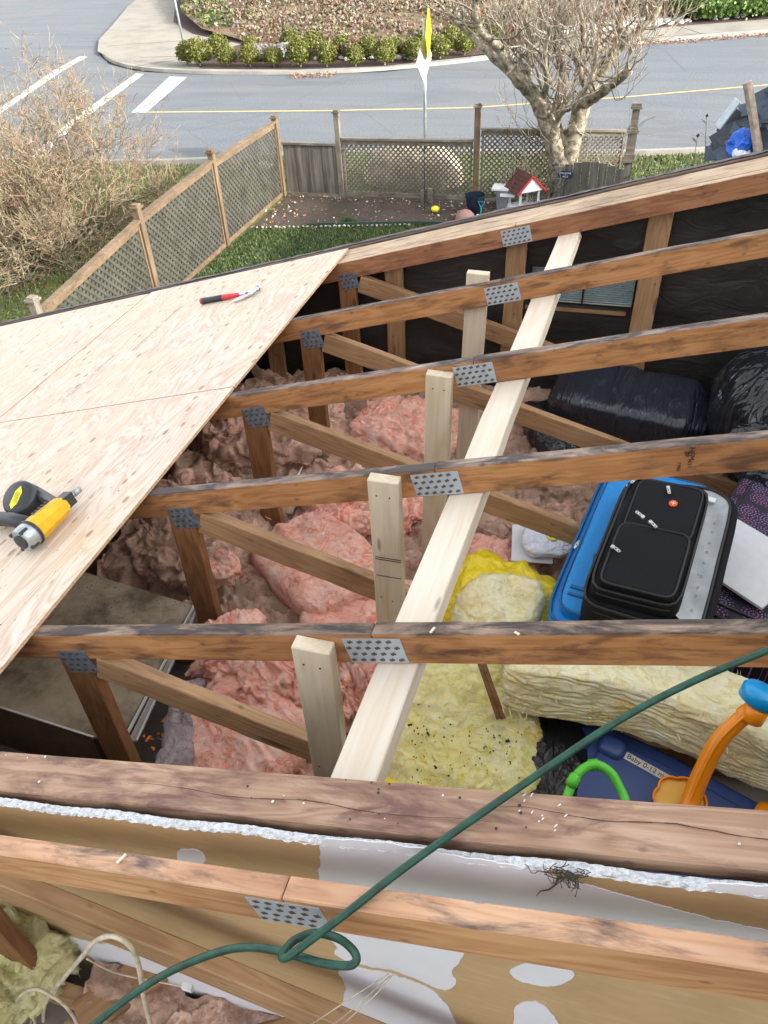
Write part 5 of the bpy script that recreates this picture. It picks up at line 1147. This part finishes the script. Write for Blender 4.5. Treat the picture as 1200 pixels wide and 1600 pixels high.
blades('verge_grass', 42000, (-13.5, -5.95, 6, 16.3), lambda x, y: y < nearl(x), [MOSSB, BLADE, MOSSB, DRY], .055, 'mossy yellow green grass outside the sloping lattice fence', 32, .009)
blades('verge_grass_strip', 9000, (-.2, 4, 14, 18), lambda x, y: y < nearl(x), [MOSSB, BLADE], .07, 'yellow green grass beyond the gate', 33, .009)
leafcards('fallen_leaves', 900, (-5.85, .2, 11.6, 14), lambda x, y: y > edge_(x) - .1 and y < 13.5 and (rnd.random() < .25 or abs(x + 5.6) < .25 or y > 13.2 or x > -3), lambda x, y: G + .008, [LEAFL, LEAFL, STONE], .022, 'fallen brown leaves on the garden soil', 'leaves', .3, 15)
mb = MB(); rr = random.Random(18)
for k in range(34):
    x = -5.7 + k * .075; rock(mb, (x, edge_(x) + rr.uniform(-.02, .02), G + .015), rr.uniform(.02, .035), rr)
tag(mb.make('edging_stones', STONE), 'small pale stones edging the lawn', 'stones', kind='stuff')
mb = MB()
for (a, b) in (((-4.9, 11.95), (-3.2, 12.32)), ((-3.2, 12.32), (-1.5, 12.47)), ((-1.5, 12.47), (.3, 12.62))): mb.bar((a[0], a[1], G + .03), (b[0], b[1], G + .03), .03, .07)
tag(mb.make('lawn_edging', plain('dark_green_edging', (.03, .05, .035), .7)), 'dark green edging strip between lawn and soil', 'edging')
t = thing('grass_tuft', 'bright green tuft on the soil just behind the lawn edging', 'grass tuft', (-4.25, 12.2, G)); mb = MB(); rr = random.Random(77)
for k in range(160):
    a_ = rr.uniform(0, 6.28); r_ = rr.uniform(0, .16); p = Vector((-4.25 + r_ * math.cos(a_), 12.2 + r_ * math.sin(a_) * .6, G)); d = Vector((.006, 0, 0)); mb.add([p - d, p + d, p + Vector((rr.uniform(-.06, .06), rr.uniform(-.06, .06), rr.uniform(.06, .16)))], [(0, 1, 2)])
mb.make('leaves', LEAF, None, t)

# ---------------------------------------------------------------- fences
def post(x, y, z1, mat, label, s=.09, cap=True, capmat=None, z0=G):
    t = thing('fence_post', label, 'fence post', (x, y, z0), 0, 'fence posts around the yard')
    rbox('shaft', (z1 - z0, s, s), fr((x, y, (z0 + z1) / 2), (0, 0, 1), (1, 0, 0)), mat, t, .004)
    if cap:
        mb = MB(); mb.box((x - s * .72, y - s * .72, z1), (x + s * .72, y + s * .72, z1 + .025)); mb.box((x - s * .5, y - s * .5, z1 + .025), (x + s * .5, y + s * .5, z1 + .05)); mb.make('cap', capmat or mat, None, t)
    return t
def lattice(p0, p1, z0a, z1a, z0b, z1b, mat, railmat, label, sp=.085, sw=.034, inset=.05, capw=.09, kick=True, extra=0):
    """lattice panel between two points, bottoms z0a,z0b tops z1a,z1b"""
    a = Vector((p0[0], p0[1], 0)); b = Vector((p1[0], p1[1], 0)); L_ = (b - a).length; X_ = (b - a).normalized(); Nn = Vector((-X_.y, X_.x, 0))
    t = thing('lattice_panel', label, 'lattice fence', tuple((a + b) / 2 + Vector((0, 0, min(z0a, z0b)))), 0, 'lattice fence panels')
    H = (z1a - z0a)
    def pt(u, w_, o): 
        s_ = u / L_; z = (z0a + (z0b - z0a) * s_) + w_ / H * ((z1a - z0a) + ((z1b - z0b) - (z1a - z0a)) * s_); return a + X_ * u + Nn * o + Vector((0, 0, z))
    mb = MB()
    for dr in (1, -1):
        o = .004 * dr; c_ = -H
        k = 0
        while c_ < L_ + H:
            # line u = c_ + dr * w_
            if dr == 1: w0, w1 = max(0, -c_), min(H, L_ - c_); u0, u1 = c_ + w0, c_ + w1
            else: w0, w1 = max(0, c_ - L_), min(H, c_); u0, u1 = c_ - w0, c_ - w1
            if w1 - w0 > .02:
                A, B = pt(u0, w0, o), pt(u1, w1, o); mb.bar(A, B, .006, sw, up=(0, 0, 1)) if False else mb.bar(A, B, sw, .006, up=tuple(Nn))
            c_ += sp * 1.414
    mb.make('lattice', mat, None, t)
    mb = MB(); mb.bar(pt(0, 0, 0), pt(L_, 0, 0), .03, .07); mb.bar(pt(0, H, 0) + Vector((0, 0, .02)), pt(L_, H, 0) + Vector((0, 0, .02)), capw, .035); mb.bar(pt(0, H - .04, .0), pt(L_, H - .04, .0), .03, .06); mb.make('rail', railmat, None, t)
    mb = MB(); mb.bar(pt(.03, 0, 0), pt(.03, H, 0), .03, .04, tuple(Nn)); mb.bar(pt(L_ - .03, 0, 0), pt(L_ - .03, H, 0), .03, .04, tuple(Nn)); mb.make('stile', railmat, None, t)
    return t
FX = -5.88
post(FX, 13.42, -3.10, FENCEB, 'tan fence post at the far corner where the sloping fence meets the boards')
post(FX, 10.95, -3.02, FENCEB, 'tan capped fence post, middle of the three along the sloping lattice', capmat=FENCEB)
post(FX, 8.74, -3.10, FENCEB, 'tan capped fence post on the near left lattice, by the bare shrub', capmat=FENCEB)
post(FX + .06, 6.38, -3.30, FENCE, 'grey cap of the fence post by the lower roof corner', z0=-4.7)
lattice((FX, 10.99), (FX, 13.38), -4.36, -3.16, -4.34, -3.17, LATT, FENCEB, 'far lattice panel of the sloping fence, next to the corner', .075, .040)
lattice((FX, 8.78), (FX, 10.91), -4.40, -3.24, -4.36, -3.14, LATT, FENCEB, 'middle lattice panel of the sloping fence', .075, .040)
lattice((FX, 6.42), (FX, 8.70), -4.55, -3.50, -4.42, -3.27, LATT, FENCEB, 'nearest lattice panel of the sloping fence, above the plywood edge', .075, .040)
FY = 13.5
post(-4.78, FY + .02, -3.02, FENCE, 'grey weathered fence post between the solid boards and the pale lattice', capmat=FENCE)
post(-2.37, FY + .05, -2.90, FENCEB, 'tall brown fence post with a dark cap between the two far lattice panels', capmat=BARK)
# solid board panel
bp = thing('board_panel', 'grey vertical board fence panel between the corner and the pale lattice', 'board fence', (-5.3, FY, G))
mb = MB(); rr = random.Random(2); x = -5.82
while x < -4.86:
    wd = rr.uniform(.09, .14); mb.box((x, FY - .01 + rr.uniform(-.004, .004), G + .05), (min(x + wd - .006, -4.84), FY + .012, -3.53 + rr.uniform(-.006, .002))); x += wd
mb.make('boards', FENCEV, None, bp); mb = MB(); mb.box((-5.83, FY - .035, -3.53), (-4.83, FY + .05, -3.495)); mb.box((-5.83, FY - .03, G + .0), (-4.83, FY + .03, G + .06)); mb.make('rail', FENCE, None, bp)
lattice((-4.72, FY + .02), (-2.43, FY + .04), G + .08, -3.44, G + .08, -3.42, LATT2, FENCE, 'pale far lattice panel behind the black plant hook', .062, .026)
lattice((-2.31, FY + .10), (-.02, FY + .95), G + .10, -3.26, G + .02, -3.43, LATT2, FENCE, 'far lattice panel behind the bare tree', .062, .026)
mb = MB(); mb.box((-3.30, FY - .12, G), (-3.22, FY - .05, G + .22)); mb.box((-3.17, FY - .12, G), (-3.10, FY - .05, G + .25)); tag(mb.make('short_stake', FENCE), 'pair of short wooden stakes under the pale lattice', 'stakes')
# gate post with finial (joined steps)
gp_ = thing('gate_post', 'ornate grey gate post with a stepped square finial', 'gate post', (.08, 13.85, G))
mb = MB(); mb.box((.02, 13.78, G), (.15, 13.91, -3.72)); mb.make('shaft', FENCEV, None, gp_)
mb = MB()
for (z0, z1, s_) in ((-3.72, -3.68, .105), (-3.68, -3.60, .085), (-3.60, -3.28, .070), (-3.28, -3.24, .095), (-3.24, -3.20, .075), (-3.20, -2.94, .055), (-2.94, -2.90, .085), (-2.90, -2.86, .07)): mb.box((.085 - s_, 13.845 - s_, z0), (.085 + s_, 13.845 + s_, z1))
mb.make('finial', FENCE, None, gp_)
gt = thing('garden_gate', 'arched grey board gate with a small navy oval sign', 'gate', (-.5, 13.45, G))
mb = MB()
for k in range(8):
    x0 = -1.03 + k * .134; xm = x0 + .067; zt = -3.76 + .12 * math.sin(math.pi * (xm + 1.03) / 1.07); mb.box((x0, 13.43 + .003 * (k % 2), G + .04), (x0 + .128, 13.45 + .003 * (k % 2), zt))
mb.make('boards', FENCEV, None, gt)
mb = MB(); mb.box((-1.02, 13.457, -4.1), (.03, 13.485, -4.03)); mb.make('rail', FENCE, None, gt)
# oval sign on a stem
sg = thing('garden_sign', 'small navy oval sign on a stem reading WELCOME TO 4412', 'sign', (-.87, 13.36, G))
Mo = Matrix.Translation((-.87, 13.36, -3.83)) @ Matrix.Rotation(R(90), 4, 'X'); mb = MB(); mb.prism([(.125 * math.cos(a_ * .2618), .068 * math.sin(a_ * .2618)) for a_ in range(24)], -.004, .004, Mo); mb.make('oval_board', SLATE, None, sg)
mb = MB(); mb.bar((-.87, 13.368, G), (-.87, 13.368, -3.87), .014, .014, (1, 0, 0)); mb.make('stem', SLATE, None, sg)
text('lettering', 'WELCOME', .036, Mo @ Matrix.Translation((0, .025, .005)), WHITE, sg); text('lettering', 'TO', .018, Mo @ Matrix.Translation((0, .001, .005)), WHITE, sg); text('lettering', '4412', .042, Mo @ Matrix.Translation((0, -.028, .005)), WHITE, sg)
# plant hook
hk = thing('plant_hook', 'thin black double shepherd hook in front of the pale lattice', 'plant hook', (-3.16, 13.1, G)); mb = MB(); q = (-3.16, 13.1)
mb.tube([(q[0], q[1], G), (q[0], q[1], -3.38)], .008, 6); mb.make('rod', BLKI, None, hk)
for s_ in (1, -1):
    mb = MB(); mb.tube(spl([(q[0], q[1], -3.52), (q[0] + s_ * .03, q[1], -3.42), (q[0] + s_ * .12, q[1], -3.37), (q[0] + s_ * .24, q[1], -3.43), (q[0] + s_ * .29, q[1], -3.49)], 6), .006, 6); mb.make('hook_arm', BLKI, None, hk, True)
# little things at the fence
mb = MB(); rock(mb, (-2.93, 12.92, G + .07), .10, random.Random(3)); tag(mb.make('yellow_ball', YBALL, smooth=True), 'yellow toy ball on the soil right of the plant hook', 'ball')
mb = MB(); rock(mb, (-2.36, 12.62, G + .06), .19, random.Random(5)); tag(mb.make('pink_boulder', PSTONE, smooth=True), 'low pinkish boulder in front of the dark bucket', 'boulder')
bk = thing('dark_bucket', 'dark blue bucket beside the teal spade', 'bucket', (-2.27, 12.98, G)); mb = MB(); c_ = Vector((-2.27, 12.98, G)); mb.tube([c_, c_ + Vector((0, 0, .02)), c_ + Vector((0, 0, .30)), c_ + Vector((0, 0, .32))], [.10, .115, .165, .165], 20, cap=False); mb.tube([c_ + Vector((0, 0, .25)), c_ + Vector((0, 0, .252))], .15, 20); mb.make('tub', BUCK, None, bk, True)
sp_ = thing('toy_spade', 'teal handled toy spade leaning by the dark bucket', 'spade', (-2.14, 12.80, G)); c_ = Vector((-2.14, 12.80, G)); mb = MB(); mb.tube([c_ + Vector((0, 0, .0)), c_ + Vector((.0, .03, .16))], .011, 8); mb.make('shaft', TEAL, None, sp_)
mb = MB(); h_ = c_ + Vector((0, .03, .16)); mb.tube([h_, h_ + Vector((-.055, .01, .09)), h_ + Vector((.055, .01, .09)), h_], .010, 6); mb.make('handle', TEAL, None, sp_)
bh = thing('bird_house', 'white bird table with a dark red shingled roof', 'bird table', (-1.5, 13.25, G)); c_ = Vector((-1.50, 13.25, G))
mb = MB(); Mh = Matrix.Translation(c_) @ Matrix.Rotation(R(38), 4, 'Z')
for s_ in (1, -1): mb.add([Mh @ Vector(p) for p in ((0, -.24, .62), (s_ * .26, -.24, .36), (s_ * .26, .24, .36), (0, .24, .62), (0, -.24, .60), (s_ * .26, -.24, .34), (s_ * .26, .24, .34), (0, .24, .60))], [(0, 1, 2, 3), (7, 6, 5, 4), (0, 4, 5, 1), (1, 5, 6, 2), (2, 6, 7, 3)])
for r_ in range(1, 5):
    for s_ in (1, -1):
        t_ = r_ / 5; mb.bar(Mh @ Vector((s_ * .26 * t_, -.245, .623 - .26 * t_)), Mh @ Vector((s_ * .26 * t_, .245, .623 - .26 * t_)), .012, .008)
mb.make('roof', ROOFR, None, bh)
mb = MB(); mb.add([Mh @ Vector(p) for p in ((0, -.225, .59), (-.22, -.225, .37), (.22, -.225, .37))], [(0, 1, 2)]); mb.add([Mh @ Vector(p) for p in ((0, .225, .59), (-.22, .225, .37), (.22, .225, .37))], [(0, 2, 1)]); mb.make('gable', WHITE, None, bh)
mb = MB()
for s_ in (1, -1): mb.bar(Mh @ Vector((0, -.243, .612)), Mh @ Vector((s_ * .262, -.243, .352)), .012, .03, (0, 0, 1))
mb.make('red_trim', REDP, None, bh)
for (sx, sy) in ((.17, -.17), (-.17, -.17), (.17, .17), (-.17, .17)):
    mb = MB(); mb.bar(Mh @ Vector((sx, sy, .08)), Mh @ Vector((sx, sy, .38)), .035, .035, (1, 0, 0)); mb.make('post', WHITE, None, bh)
mb = MB(); mb.box((-.24, -.24, .05), (.24, .24, .09), Mh); mb.box((-.05, -.05, 0), (.05, .05, .05), Mh); mb.make('tray', WHITE, None, bh)
gb = thing('grey_bin', 'grey plastic bin with a white lid left of the red roofed bird table', 'bin', (-1.88, 13.3, G)); mb = MB(); c_ = Vector((-1.86, 13.30, G)); mb.tube([c_, c_ + Vector((0, 0, .34))], [.11, .15], 4); mb.make('body', plain('grey_bin_plastic', (.22, .25, .30), .5), None, gb)
mb = MB(); mb.box((-.17, -.15, .34), (.15, .15, .37), Matrix.Translation(c_)); mb.box((-.02, -.2, .26), (.22, -.1, .29), Matrix.Translation(c_)); mb.make('lid', WHITE, None, gb)
mb = MB(); rock(mb, (-6.9, 15.0, G + .05), .16, random.Random(15)); tag(mb.make('verge_rock', STONE, smooth=True), 'pale rock at the road edge beyond the sloping fence', 'rock')
o = soft('pale_boulder', (1.9, 1.1, 1.25), Matrix.Translation((-3.75, 14.65, G + .0)), plain('sunlit_boulder', (.42, .36, .25), .9, var=.35, sc=3, bump=.5, bd=.05), n=24, k=2.3, amp=.07, f=1.6, s=5); tag(o, 'large pale boulder seen through the far lattice panel', 'boulder')
# solar stake light in front of gate
sl_ = thing('garden_stake', 'tiny white tipped garden stake in front of the gate', 'stake', (-.62, 13.2, G)); mb = MB(); mb.tube([(-.62, 13.2, G), (-.62, 13.2, -4.22)], .006, 6); mb.make('rod', BLKI, None, sl_); mb = MB(); mb.tube([(-.62, 13.2, -4.22), (-.62, 13.2, -4.17)], [.02, .014], 8); mb.make('tip', WHITE, None, sl_)

# ---------------------------------------------------------------- signs and poles
st = thing('road_sign', 'road sign on a tall grey pole with a white diamond back and yellow sheet edge', 'road sign', (-3.65, 15.3, G))
mb = MB(); mb.tube([(-3.67, 15.3, G), (-3.665, 15.3, -1.9)], .028, 10); mb.make('pole', GALV, None, st, True)
Md = Matrix.Translation((-3.665, 15.26, -2.50)) @ Matrix.Rotation(R(83), 4, 'Z') @ Matrix.Rotation(R(90), 4, 'X'); mb = MB(); mb.prism([(.40, 0), (0, .40), (-.40, 0), (0, -.40)], -.002, .002, Md); mb.make('white_plate', SIGNB, None, st)
Md = Matrix.Translation((-3.60, 15.33, -2.13)) @ Matrix.Rotation(R(96), 4, 'Z') @ Matrix.Rotation(R(90), 4, 'X'); mb = MB(); mb.prism([(.40, .0), (.08, .38), (-.08, .38), (-.40, 0), (-.08, -.38), (.08, -.38)], -.002, .002, Md); mb.make('yellow_plate', YSIGN, None, st)
sp2 = thing('pole', 'thin grey pole rising out of the first boxwood', 'pole', (-14.15, 25.85, bz)); mb = MB(); mb.tube([(-14.15, 25.85, bz), (-14.3, 25.9, -.8)], .035, 8); mb.make('shaft', GALV, None, sp2, True)

# ---------------------------------------------------------------- bare trees
def grow(mb, p, d, L, r, depth, rr, up=.1, spread=.7, kink=.25, n=3, twig=None, tr=.012, cap_=None, minr=.0025):
    steps = max(3, int(5 - depth * .3)); pts = [p]; rad = [r]; q = p.copy(); dd = d.copy()
    for k in range(steps):
        dd = (dd + Vector((rr.gauss(0, kink), rr.gauss(0, kink), rr.gauss(0, kink) + up))).normalized(); q = q + dd * L / steps; pts.append(q); rad.append(max(minr, r * (1 - .45 * (k + 1) / steps)))
    (mb if r > tr else twig).tube(pts, rad, 7 if r > .05 else (5 if r > .02 else 3), i=int(rr.random() < .1) if r <= tr else 0, cap=False)
    if depth <= 0: return
    for k in range(n if depth > 1 else n + 1):
        j = rr.randint(1, steps); dv = (dd + Vector((rr.uniform(-1, 1), rr.uniform(-1, 1), rr.uniform(-.5, 1))) * spread).normalized(); grow(mb, pts[j], dv, L * rr.uniform(.5, .85), rad[j] * rr.uniform(.5, .75), depth - 1, rr, up, spread, kink, n, twig, tr, minr=minr)
    dv = (dd + Vector((rr.uniform(-1, 1), rr.uniform(-1, 1), rr.uniform(-.3, .6))) * .3).normalized(); grow(mb, pts[-1], dv, L * .8, rad[-1] * .9, depth - 1, rr, up, spread, kink, n, twig, tr, minr=minr)
tb = thing('bare_tree', 'bare pollarded tree with limbs coloured pale as if sunlit behind the garden gate', 'tree', (-.92, 13.8, G))
TK = MB(); TW = MB(); rr = random.Random(33); TYY = 13.75
def tp(u, v, dy=0): return atY(u, v, TYY + dy)
limbs = [([(878, 310, 0), (875, 262, 0), (862, 215, .0), (842, 160, -.1), (815, 128, -.2), (798, 105, -.25)], [.16, .14, .115, .10, .095, .08]),
         ([(884, 305, .05), (890, 240, .05), (902, 195, .1), (915, 150, .15), (938, 112, .2), (965, 75, .25), (975, 45, .3)], [.15, .13, .11, .10, .08, .06, .045]),
         ([(798, 105, -.25), (775, 70, -.35), (750, 45, -.4), (742, 5, -.5), (736, -30, -.5)], [.075, .06, .05, .045, .03]),
         ([(800, 112, -.2), (775, 95, -.1), (745, 62, .1), (715, 35, .2), (690, 10, .3)], [.05, .045, .04, .035, .02]),
         ([(822, 130, -.15), (828, 90, 0), (826, 50, .1), (818, 5, .2), (812, -30, .2)], [.07, .055, .05, .04, .03]),
         ([(905, 168, .1), (930, 152, 0), (958, 132, -.2), (985, 110, -.35)], [.07, .06, .055, .045]),
         ([(882, 230, 0), (868, 180, .2), (878, 120, .3), (868, 60, .4), (878, 0, .4)], [.06, .055, .045, .035, .025]),
         ([(965, 78, .25), (1000, 45, .2), (1025, 20, .2), (1040, -20, .2)], [.055, .045, .035, .025]),
         ([(965, 75, .25), (968, 40, .4), (960, 0, .5), (955, -40, .5)], [.045, .04, .03, .02]),
         ([(918, 148, .1), (905, 100, 0), (912, 55, -.1), (905, 10, -.2)], [.045, .035, .03, .02]),
         ([(842, 165, 0), (855, 130, -.3), (850, 90, -.5), (860, 40, -.6)], [.045, .035, .03, .02]),
         ([(862, 215, 0), (878, 175, -.2), (895, 165, -.3), (925, 120, -.4), (935, 60, -.5)], [.05, .04, .035, .03, .02])]
for P, rad in limbs:
    Q = spl([tp(*p) for p in P], 5); rq_ = list(np.interp(np.linspace(0, 1, len(Q)), np.linspace(0, 1, len(rad)), rad)); rq_ = [r_ * 1.22 * (1 + rr.uniform(-.12, .16)) for r_ in rq_]; TK.tube(Q, rq_, 10)
    m_ = len(Q)
    for k in range(2, m_, 1):
        if P[0][1] > 290 and k < m_ * .45: continue
        for _ in range(1):
            if rr.random() < .8:
                dv = Vector((rr.uniform(-1, 1), rr.uniform(-1, 1), rr.uniform(-.1, 1.0))).normalized(); grow(TK, Q[k], dv, rr.uniform(.4, .85), min(rq_[k] * .4, .018), 2, rr, .14, .7, .22, 2, TW, .014, minr=.004)
for k in range(30):   # hanging shoots low on the trunk
    p = tp(rr.uniform(800, 960), rr.uniform(210, 300), rr.uniform(-.3, .3)); grow(TK, p, Vector((rr.uniform(-.5, .5), rr.uniform(-.5, .3), rr.uniform(-.6, .9))).normalized(), rr.uniform(.4, .8), .008, 1, rr, -.02, .6, .2, 2, TW, .02, minr=.003)
TK.make('trunk', BARK, None, tb, True); TW.make('twigs', [TWIG, REDTW], None, tb, True)
# shoots at its foot
ft = thing('bramble', 'tangle of bare stems at the foot of the pollarded tree', 'bramble', (-1.6, 13.9, G)); A_ = MB(); B2_ = MB()
for k in range(70):
    p = Vector((rr.uniform(-1.9, -1.0), rr.uniform(13.4, 13.7), G)); grow(A_, p, Vector((rr.uniform(-.4, .4), rr.uniform(-.3, .3), 1)).normalized(), rr.uniform(.35, .8), .007, 1, rr, -.02, .5, .18, 2, B2_, .02, minr=.003)
B2_.make('stems', [TWIG, SHTW], None, ft, True)
# big bare shrub left of the fence
ls = thing('bare_shrub', 'wide leafless shrub with many tan twigs outside the sloping fence', 'shrub', (-8.6, 10.9, -4.45)); TK = MB(); TW = MB(); rr = random.Random(51)
for k in range(44):
    a_ = rr.uniform(0, 6.28); base = Vector((-8.7 + rr.uniform(-.35, .35), 10.9 + rr.uniform(-.35, .35), -4.45)); e_ = rr.uniform(.2, 1.25)
    dv = Vector((math.cos(a_) * math.cos(e_) * 1.0, math.sin(a_) * math.cos(e_) * .85, math.sin(e_))).normalized(); grow(TK, base, dv, rr.uniform(.75, 1.12), rr.uniform(.024, .042), 4, rr, .03, .8, .26, 2, TW, .012, minr=.004)
for k in range(40):
    a_ = rr.uniform(-2.6, -.2); base = Vector((-8.8 + rr.uniform(-1.6, .6), 10.2 + rr.uniform(-.9, .4), -4.45)); e_ = rr.uniform(.15, 1.0)
    dv = Vector((math.cos(a_) * math.cos(e_), math.sin(a_) * math.cos(e_) * .6, math.sin(e_))).normalized(); grow(TK, base, dv, rr.uniform(.6, .95), rr.uniform(.02, .03), 3, rr, -.02, .85, .3, 2, TW, .012, minr=.004)
TK.make('stems', SHTW, None, ls, True); TW.make('twigs', [SHTW, REDTW], None, ls, True)

# ---------------------------------------------------------------- laurel shoots and debris at the right
def laurel(c, h, n_, label, seed):
    rr = random.Random(seed); t = thing('laurel', label, 'young laurel', c, 0, 'young laurels behind the roof edge'); S = MB(); Lf = MB()
    for k in range(n_):
        p = Vector(c) + Vector((rr.uniform(-.18, .18), rr.uniform(-.15, .15), 0)); d = Vector((rr.uniform(-.25, .25), rr.uniform(-.2, .2), 1)).normalized(); hh_ = h * rr.uniform(.6, 1); S.tube([p, p + d * hh_], [.01, .004], 5)
        for j in range(16):
            q = p + d * hh_ * (.3 + .7 * j / 15); a_ = j * 2.4 + rr.uniform(-.4, .4); o_ = Vector((math.cos(a_), math.sin(a_), rr.uniform(.1, .9))).normalized(); s_ = o_.cross(Vector((0, 0, 1))).normalized(); l_ = rr.uniform(.08, .13)
            Lf.add([q, q + o_ * l_ * .5 + s_ * l_ * .2, q + o_ * l_, q + o_ * l_ * .5 - s_ * l_ * .2], [(0, 1, 2, 3)])
    S.make('stems', SHTW, None, t); Lf.make('leaves', LEAF, None, t)
laurel((.42, 13.4, G), .55, 4, 'low leafy laurel right beside the gate post', 1); laurel((.85, 13.6, G), .85, 4, 'taller laurel shoot between the gate post and the debris', 2)
laurel((1.12, 12.0, G), 1.75, 2, 'laurel shoot in front of the blue bag', 3); laurel((1.30, 11.7, G), 1.9, 1, 'tallest laurel shoot beside the shingle heap', 4); laurel((-.88, 13.2, G), .25, 3, 'small green plant at the foot of the navy sign', 6)
laurel((.62, 13.9, G), .5, 3, 'bushy laurel shoot behind the low one', 5)
hp_ = MB(); rr = random.Random(90)
V = []
for k in range(260):
    t_ = rr.random(); x = 1.30 + rr.uniform(-.08, 1.5); y = 10.8 + rr.uniform(-.2, 1.4); 
    zt = -2.85 + min(.78, (x - 1.18) * 1.15) - .25 * max(0, y - 11.6)
    c_ = Vector((x, y, zt - rr.random() ** 2 * 1.2)); Mh_ = Matrix.Translation(c_) @ Euler((rr.gauss(.55, .25), rr.gauss(-.5, .25), rr.uniform(-.5, .5))).to_matrix().to_4x4(); hp_.box((-.17, -.14, -.004), (.17, .14, .004), Mh_, rr.choice((0, 0, 0, 1)))
hp_.box((1.42, 10.95, G), (2.9, 12.1, -2.95))
tag(hp_.make('shingle_heap', [SHING, plain('dark_shingle', (.045, .05, .06), .9, var=.4, sc=80, bump=.6)]), 'heap of torn blue grey roof shingles behind the roof edge', 'shingle heap', kind='stuff')
mb = MB(); a = atY(1187, 262, 10.6); b = atY(1168, 128, 10.6); mb.tube([a, a.lerp(b, .5) + Vector((.01, 0, 0)), b], [.045, .05, .055], 5); mb.tube([a + Vector((.05, .1, 0)), b + Vector((.05, .1, -.05))], [.03, .03], 5)
tag(mb.make('leaning_timber', plain('greyed_pole', (.36, .29, .24), .9, var=.4, sc=12)), 'grey brown timber leaning upright on the shingle heap', 'timber')
Mv = Matrix.Translation(atY(1160, 226, 10.75)) @ Euler((.5, .3, .4)).to_matrix().to_4x4(); tag(soft('blue_bag', (.24, .2, .26), Mv, BLUEBAG, n=26, k=2.8, amp=.03, f=9, s=95, ridge=True), 'crumpled blue plastic bag at the foot of the leaning timber', 'bag')
Mv = Matrix.Translation(atY(1164, 243, 10.7)) @ Euler((.2, .3, .9)).to_matrix().to_4x4(); tag(soft('white_bag', (.28, .15, .10), Mv, WHBAG, n=22, k=2.8, amp=.03, f=9, s=96, ridge=True), 'scrap of whitish plastic below the blue bag', 'plastic scrap')
tag(rbox('grey_flashing', (.02, .18, .34), Matrix.Translation(atY(1137, 178, 10.9)) @ Euler((.1, .5, .3)).to_matrix().to_4x4(), plain('pale_flashing', (.40, .46, .52), .5, .3)), 'bent pale metal flashing at the tip of the shingle heap', 'flashing')

# ---------------------------------------------------------------- lower house walls, and unseen blocks added to cast shade
hb = thing('house_walls', 'lower outer walls of the house under the open roof', 'house wall', (-1, 1, G)); mb = MB()
mb.box((-4.2, -6, G), (-4.05, 3.69, FLOOR - .01)); mb.make('side_wall', STUCCO, None, hb)
us = thing('roof_shade_block', 'unseen block added beside the open roof to cast its shade', 'shade block', (6, -2, G)); mb = MB()  # unseen block, added to keep the sun off the open roof
mb.box((3.4, -9, G), (9, 2.6, 1.6)); mb.make('wall', STUCCO, None, us); mb = MB(); mb.add([(3.1, -9.3, 1.6), (9.3, -9.3, 1.6), (6.2, -9.3, 3.2), (3.1, 2.9, 1.6), (9.3, 2.9, 1.6), (6.2, 2.9, 3.2)], [(0, 1, 2), (5, 4, 3), (0, 2, 5, 3), (2, 1, 4, 5), (0, 3, 4, 1)]); mb.make('roof', SHING, None, us)
nh = thing('yard_shade_block', 'unseen house-shaped block added right of the yard to shade it', 'shade block', (9, 7, G)); mb = MB()  # unseen, added and sized so its shadow covers the yard
mb.box((6.5, 3.6, G), (13, 11.2, -.2)); mb.make('wall', STUCCO, None, nh); mb = MB(); mb.add([(6.1, 3.3, -.2), (13.4, 3.3, -.2), (9.7, 3.3, 2.0), (6.1, 11.5, -.2), (13.4, 11.5, -.2), (9.7, 11.5, 2.0)], [(0, 1, 2), (5, 4, 3), (0, 2, 5, 3), (2, 1, 4, 5), (0, 3, 4, 1)]); mb.make('roof', SHING, None, nh)

# ---------------------------------------------------------------- loose pieces of one mesh become parts of their own
def split_loose(o):
    bm = bmesh.new(); bm.from_mesh(o.data); bm.verts.ensure_lookup_table(); seen = set(); isl = []
    for v in bm.verts:
        if v.index in seen: continue
        st_ = [v]; seen.add(v.index); cur = []
        while st_:
            q = st_.pop(); cur.append(q.index)
            for e in q.link_edges:
                w2 = e.other_vert(q)
                if w2.index not in seen: seen.add(w2.index); st_.append(w2)
        isl.append(set(cur))
    if len(isl) > 1:
        polys = [(tuple(p.vertices), p.material_index, p.use_smooth) for p in o.data.polygons]
        for k, I in enumerate(isl):
            ix = sorted(I); mp = {a: b for b, a in enumerate(ix)}; ps = [p for p in polys if p[0][0] in I]
            me = bpy.data.meshes.new(o.name); me.from_pydata([o.data.vertices[i].co[:] for i in ix], [], [tuple(mp[i] for i in p[0]) for p in ps])
            for m in o.data.materials: me.materials.append(m)
            me.polygons.foreach_set('material_index', [p[1] for p in ps]); me.polygons.foreach_set('use_smooth', [p[2] for p in ps]); me.update()
            c_ = o.copy(); c_.data = me; C.objects.link(c_); c_.parent = o.parent; c_.matrix_parent_inverse = o.matrix_parent_inverse.copy(); c_.matrix_basis = o.matrix_basis.copy()
        bpy.data.objects.remove(o)
    bm.free()
for o in list(bpy.data.objects):
    if o.type == 'MESH' and o.name.split('.')[0] in ('crack', 'nail_head', 'stile', 'bolt', 'rail', 'seam', 'handle_bead', 'printed_stamp', 'saw_mark', 'lining_print', 'strut', 'lid'): split_loose(o)
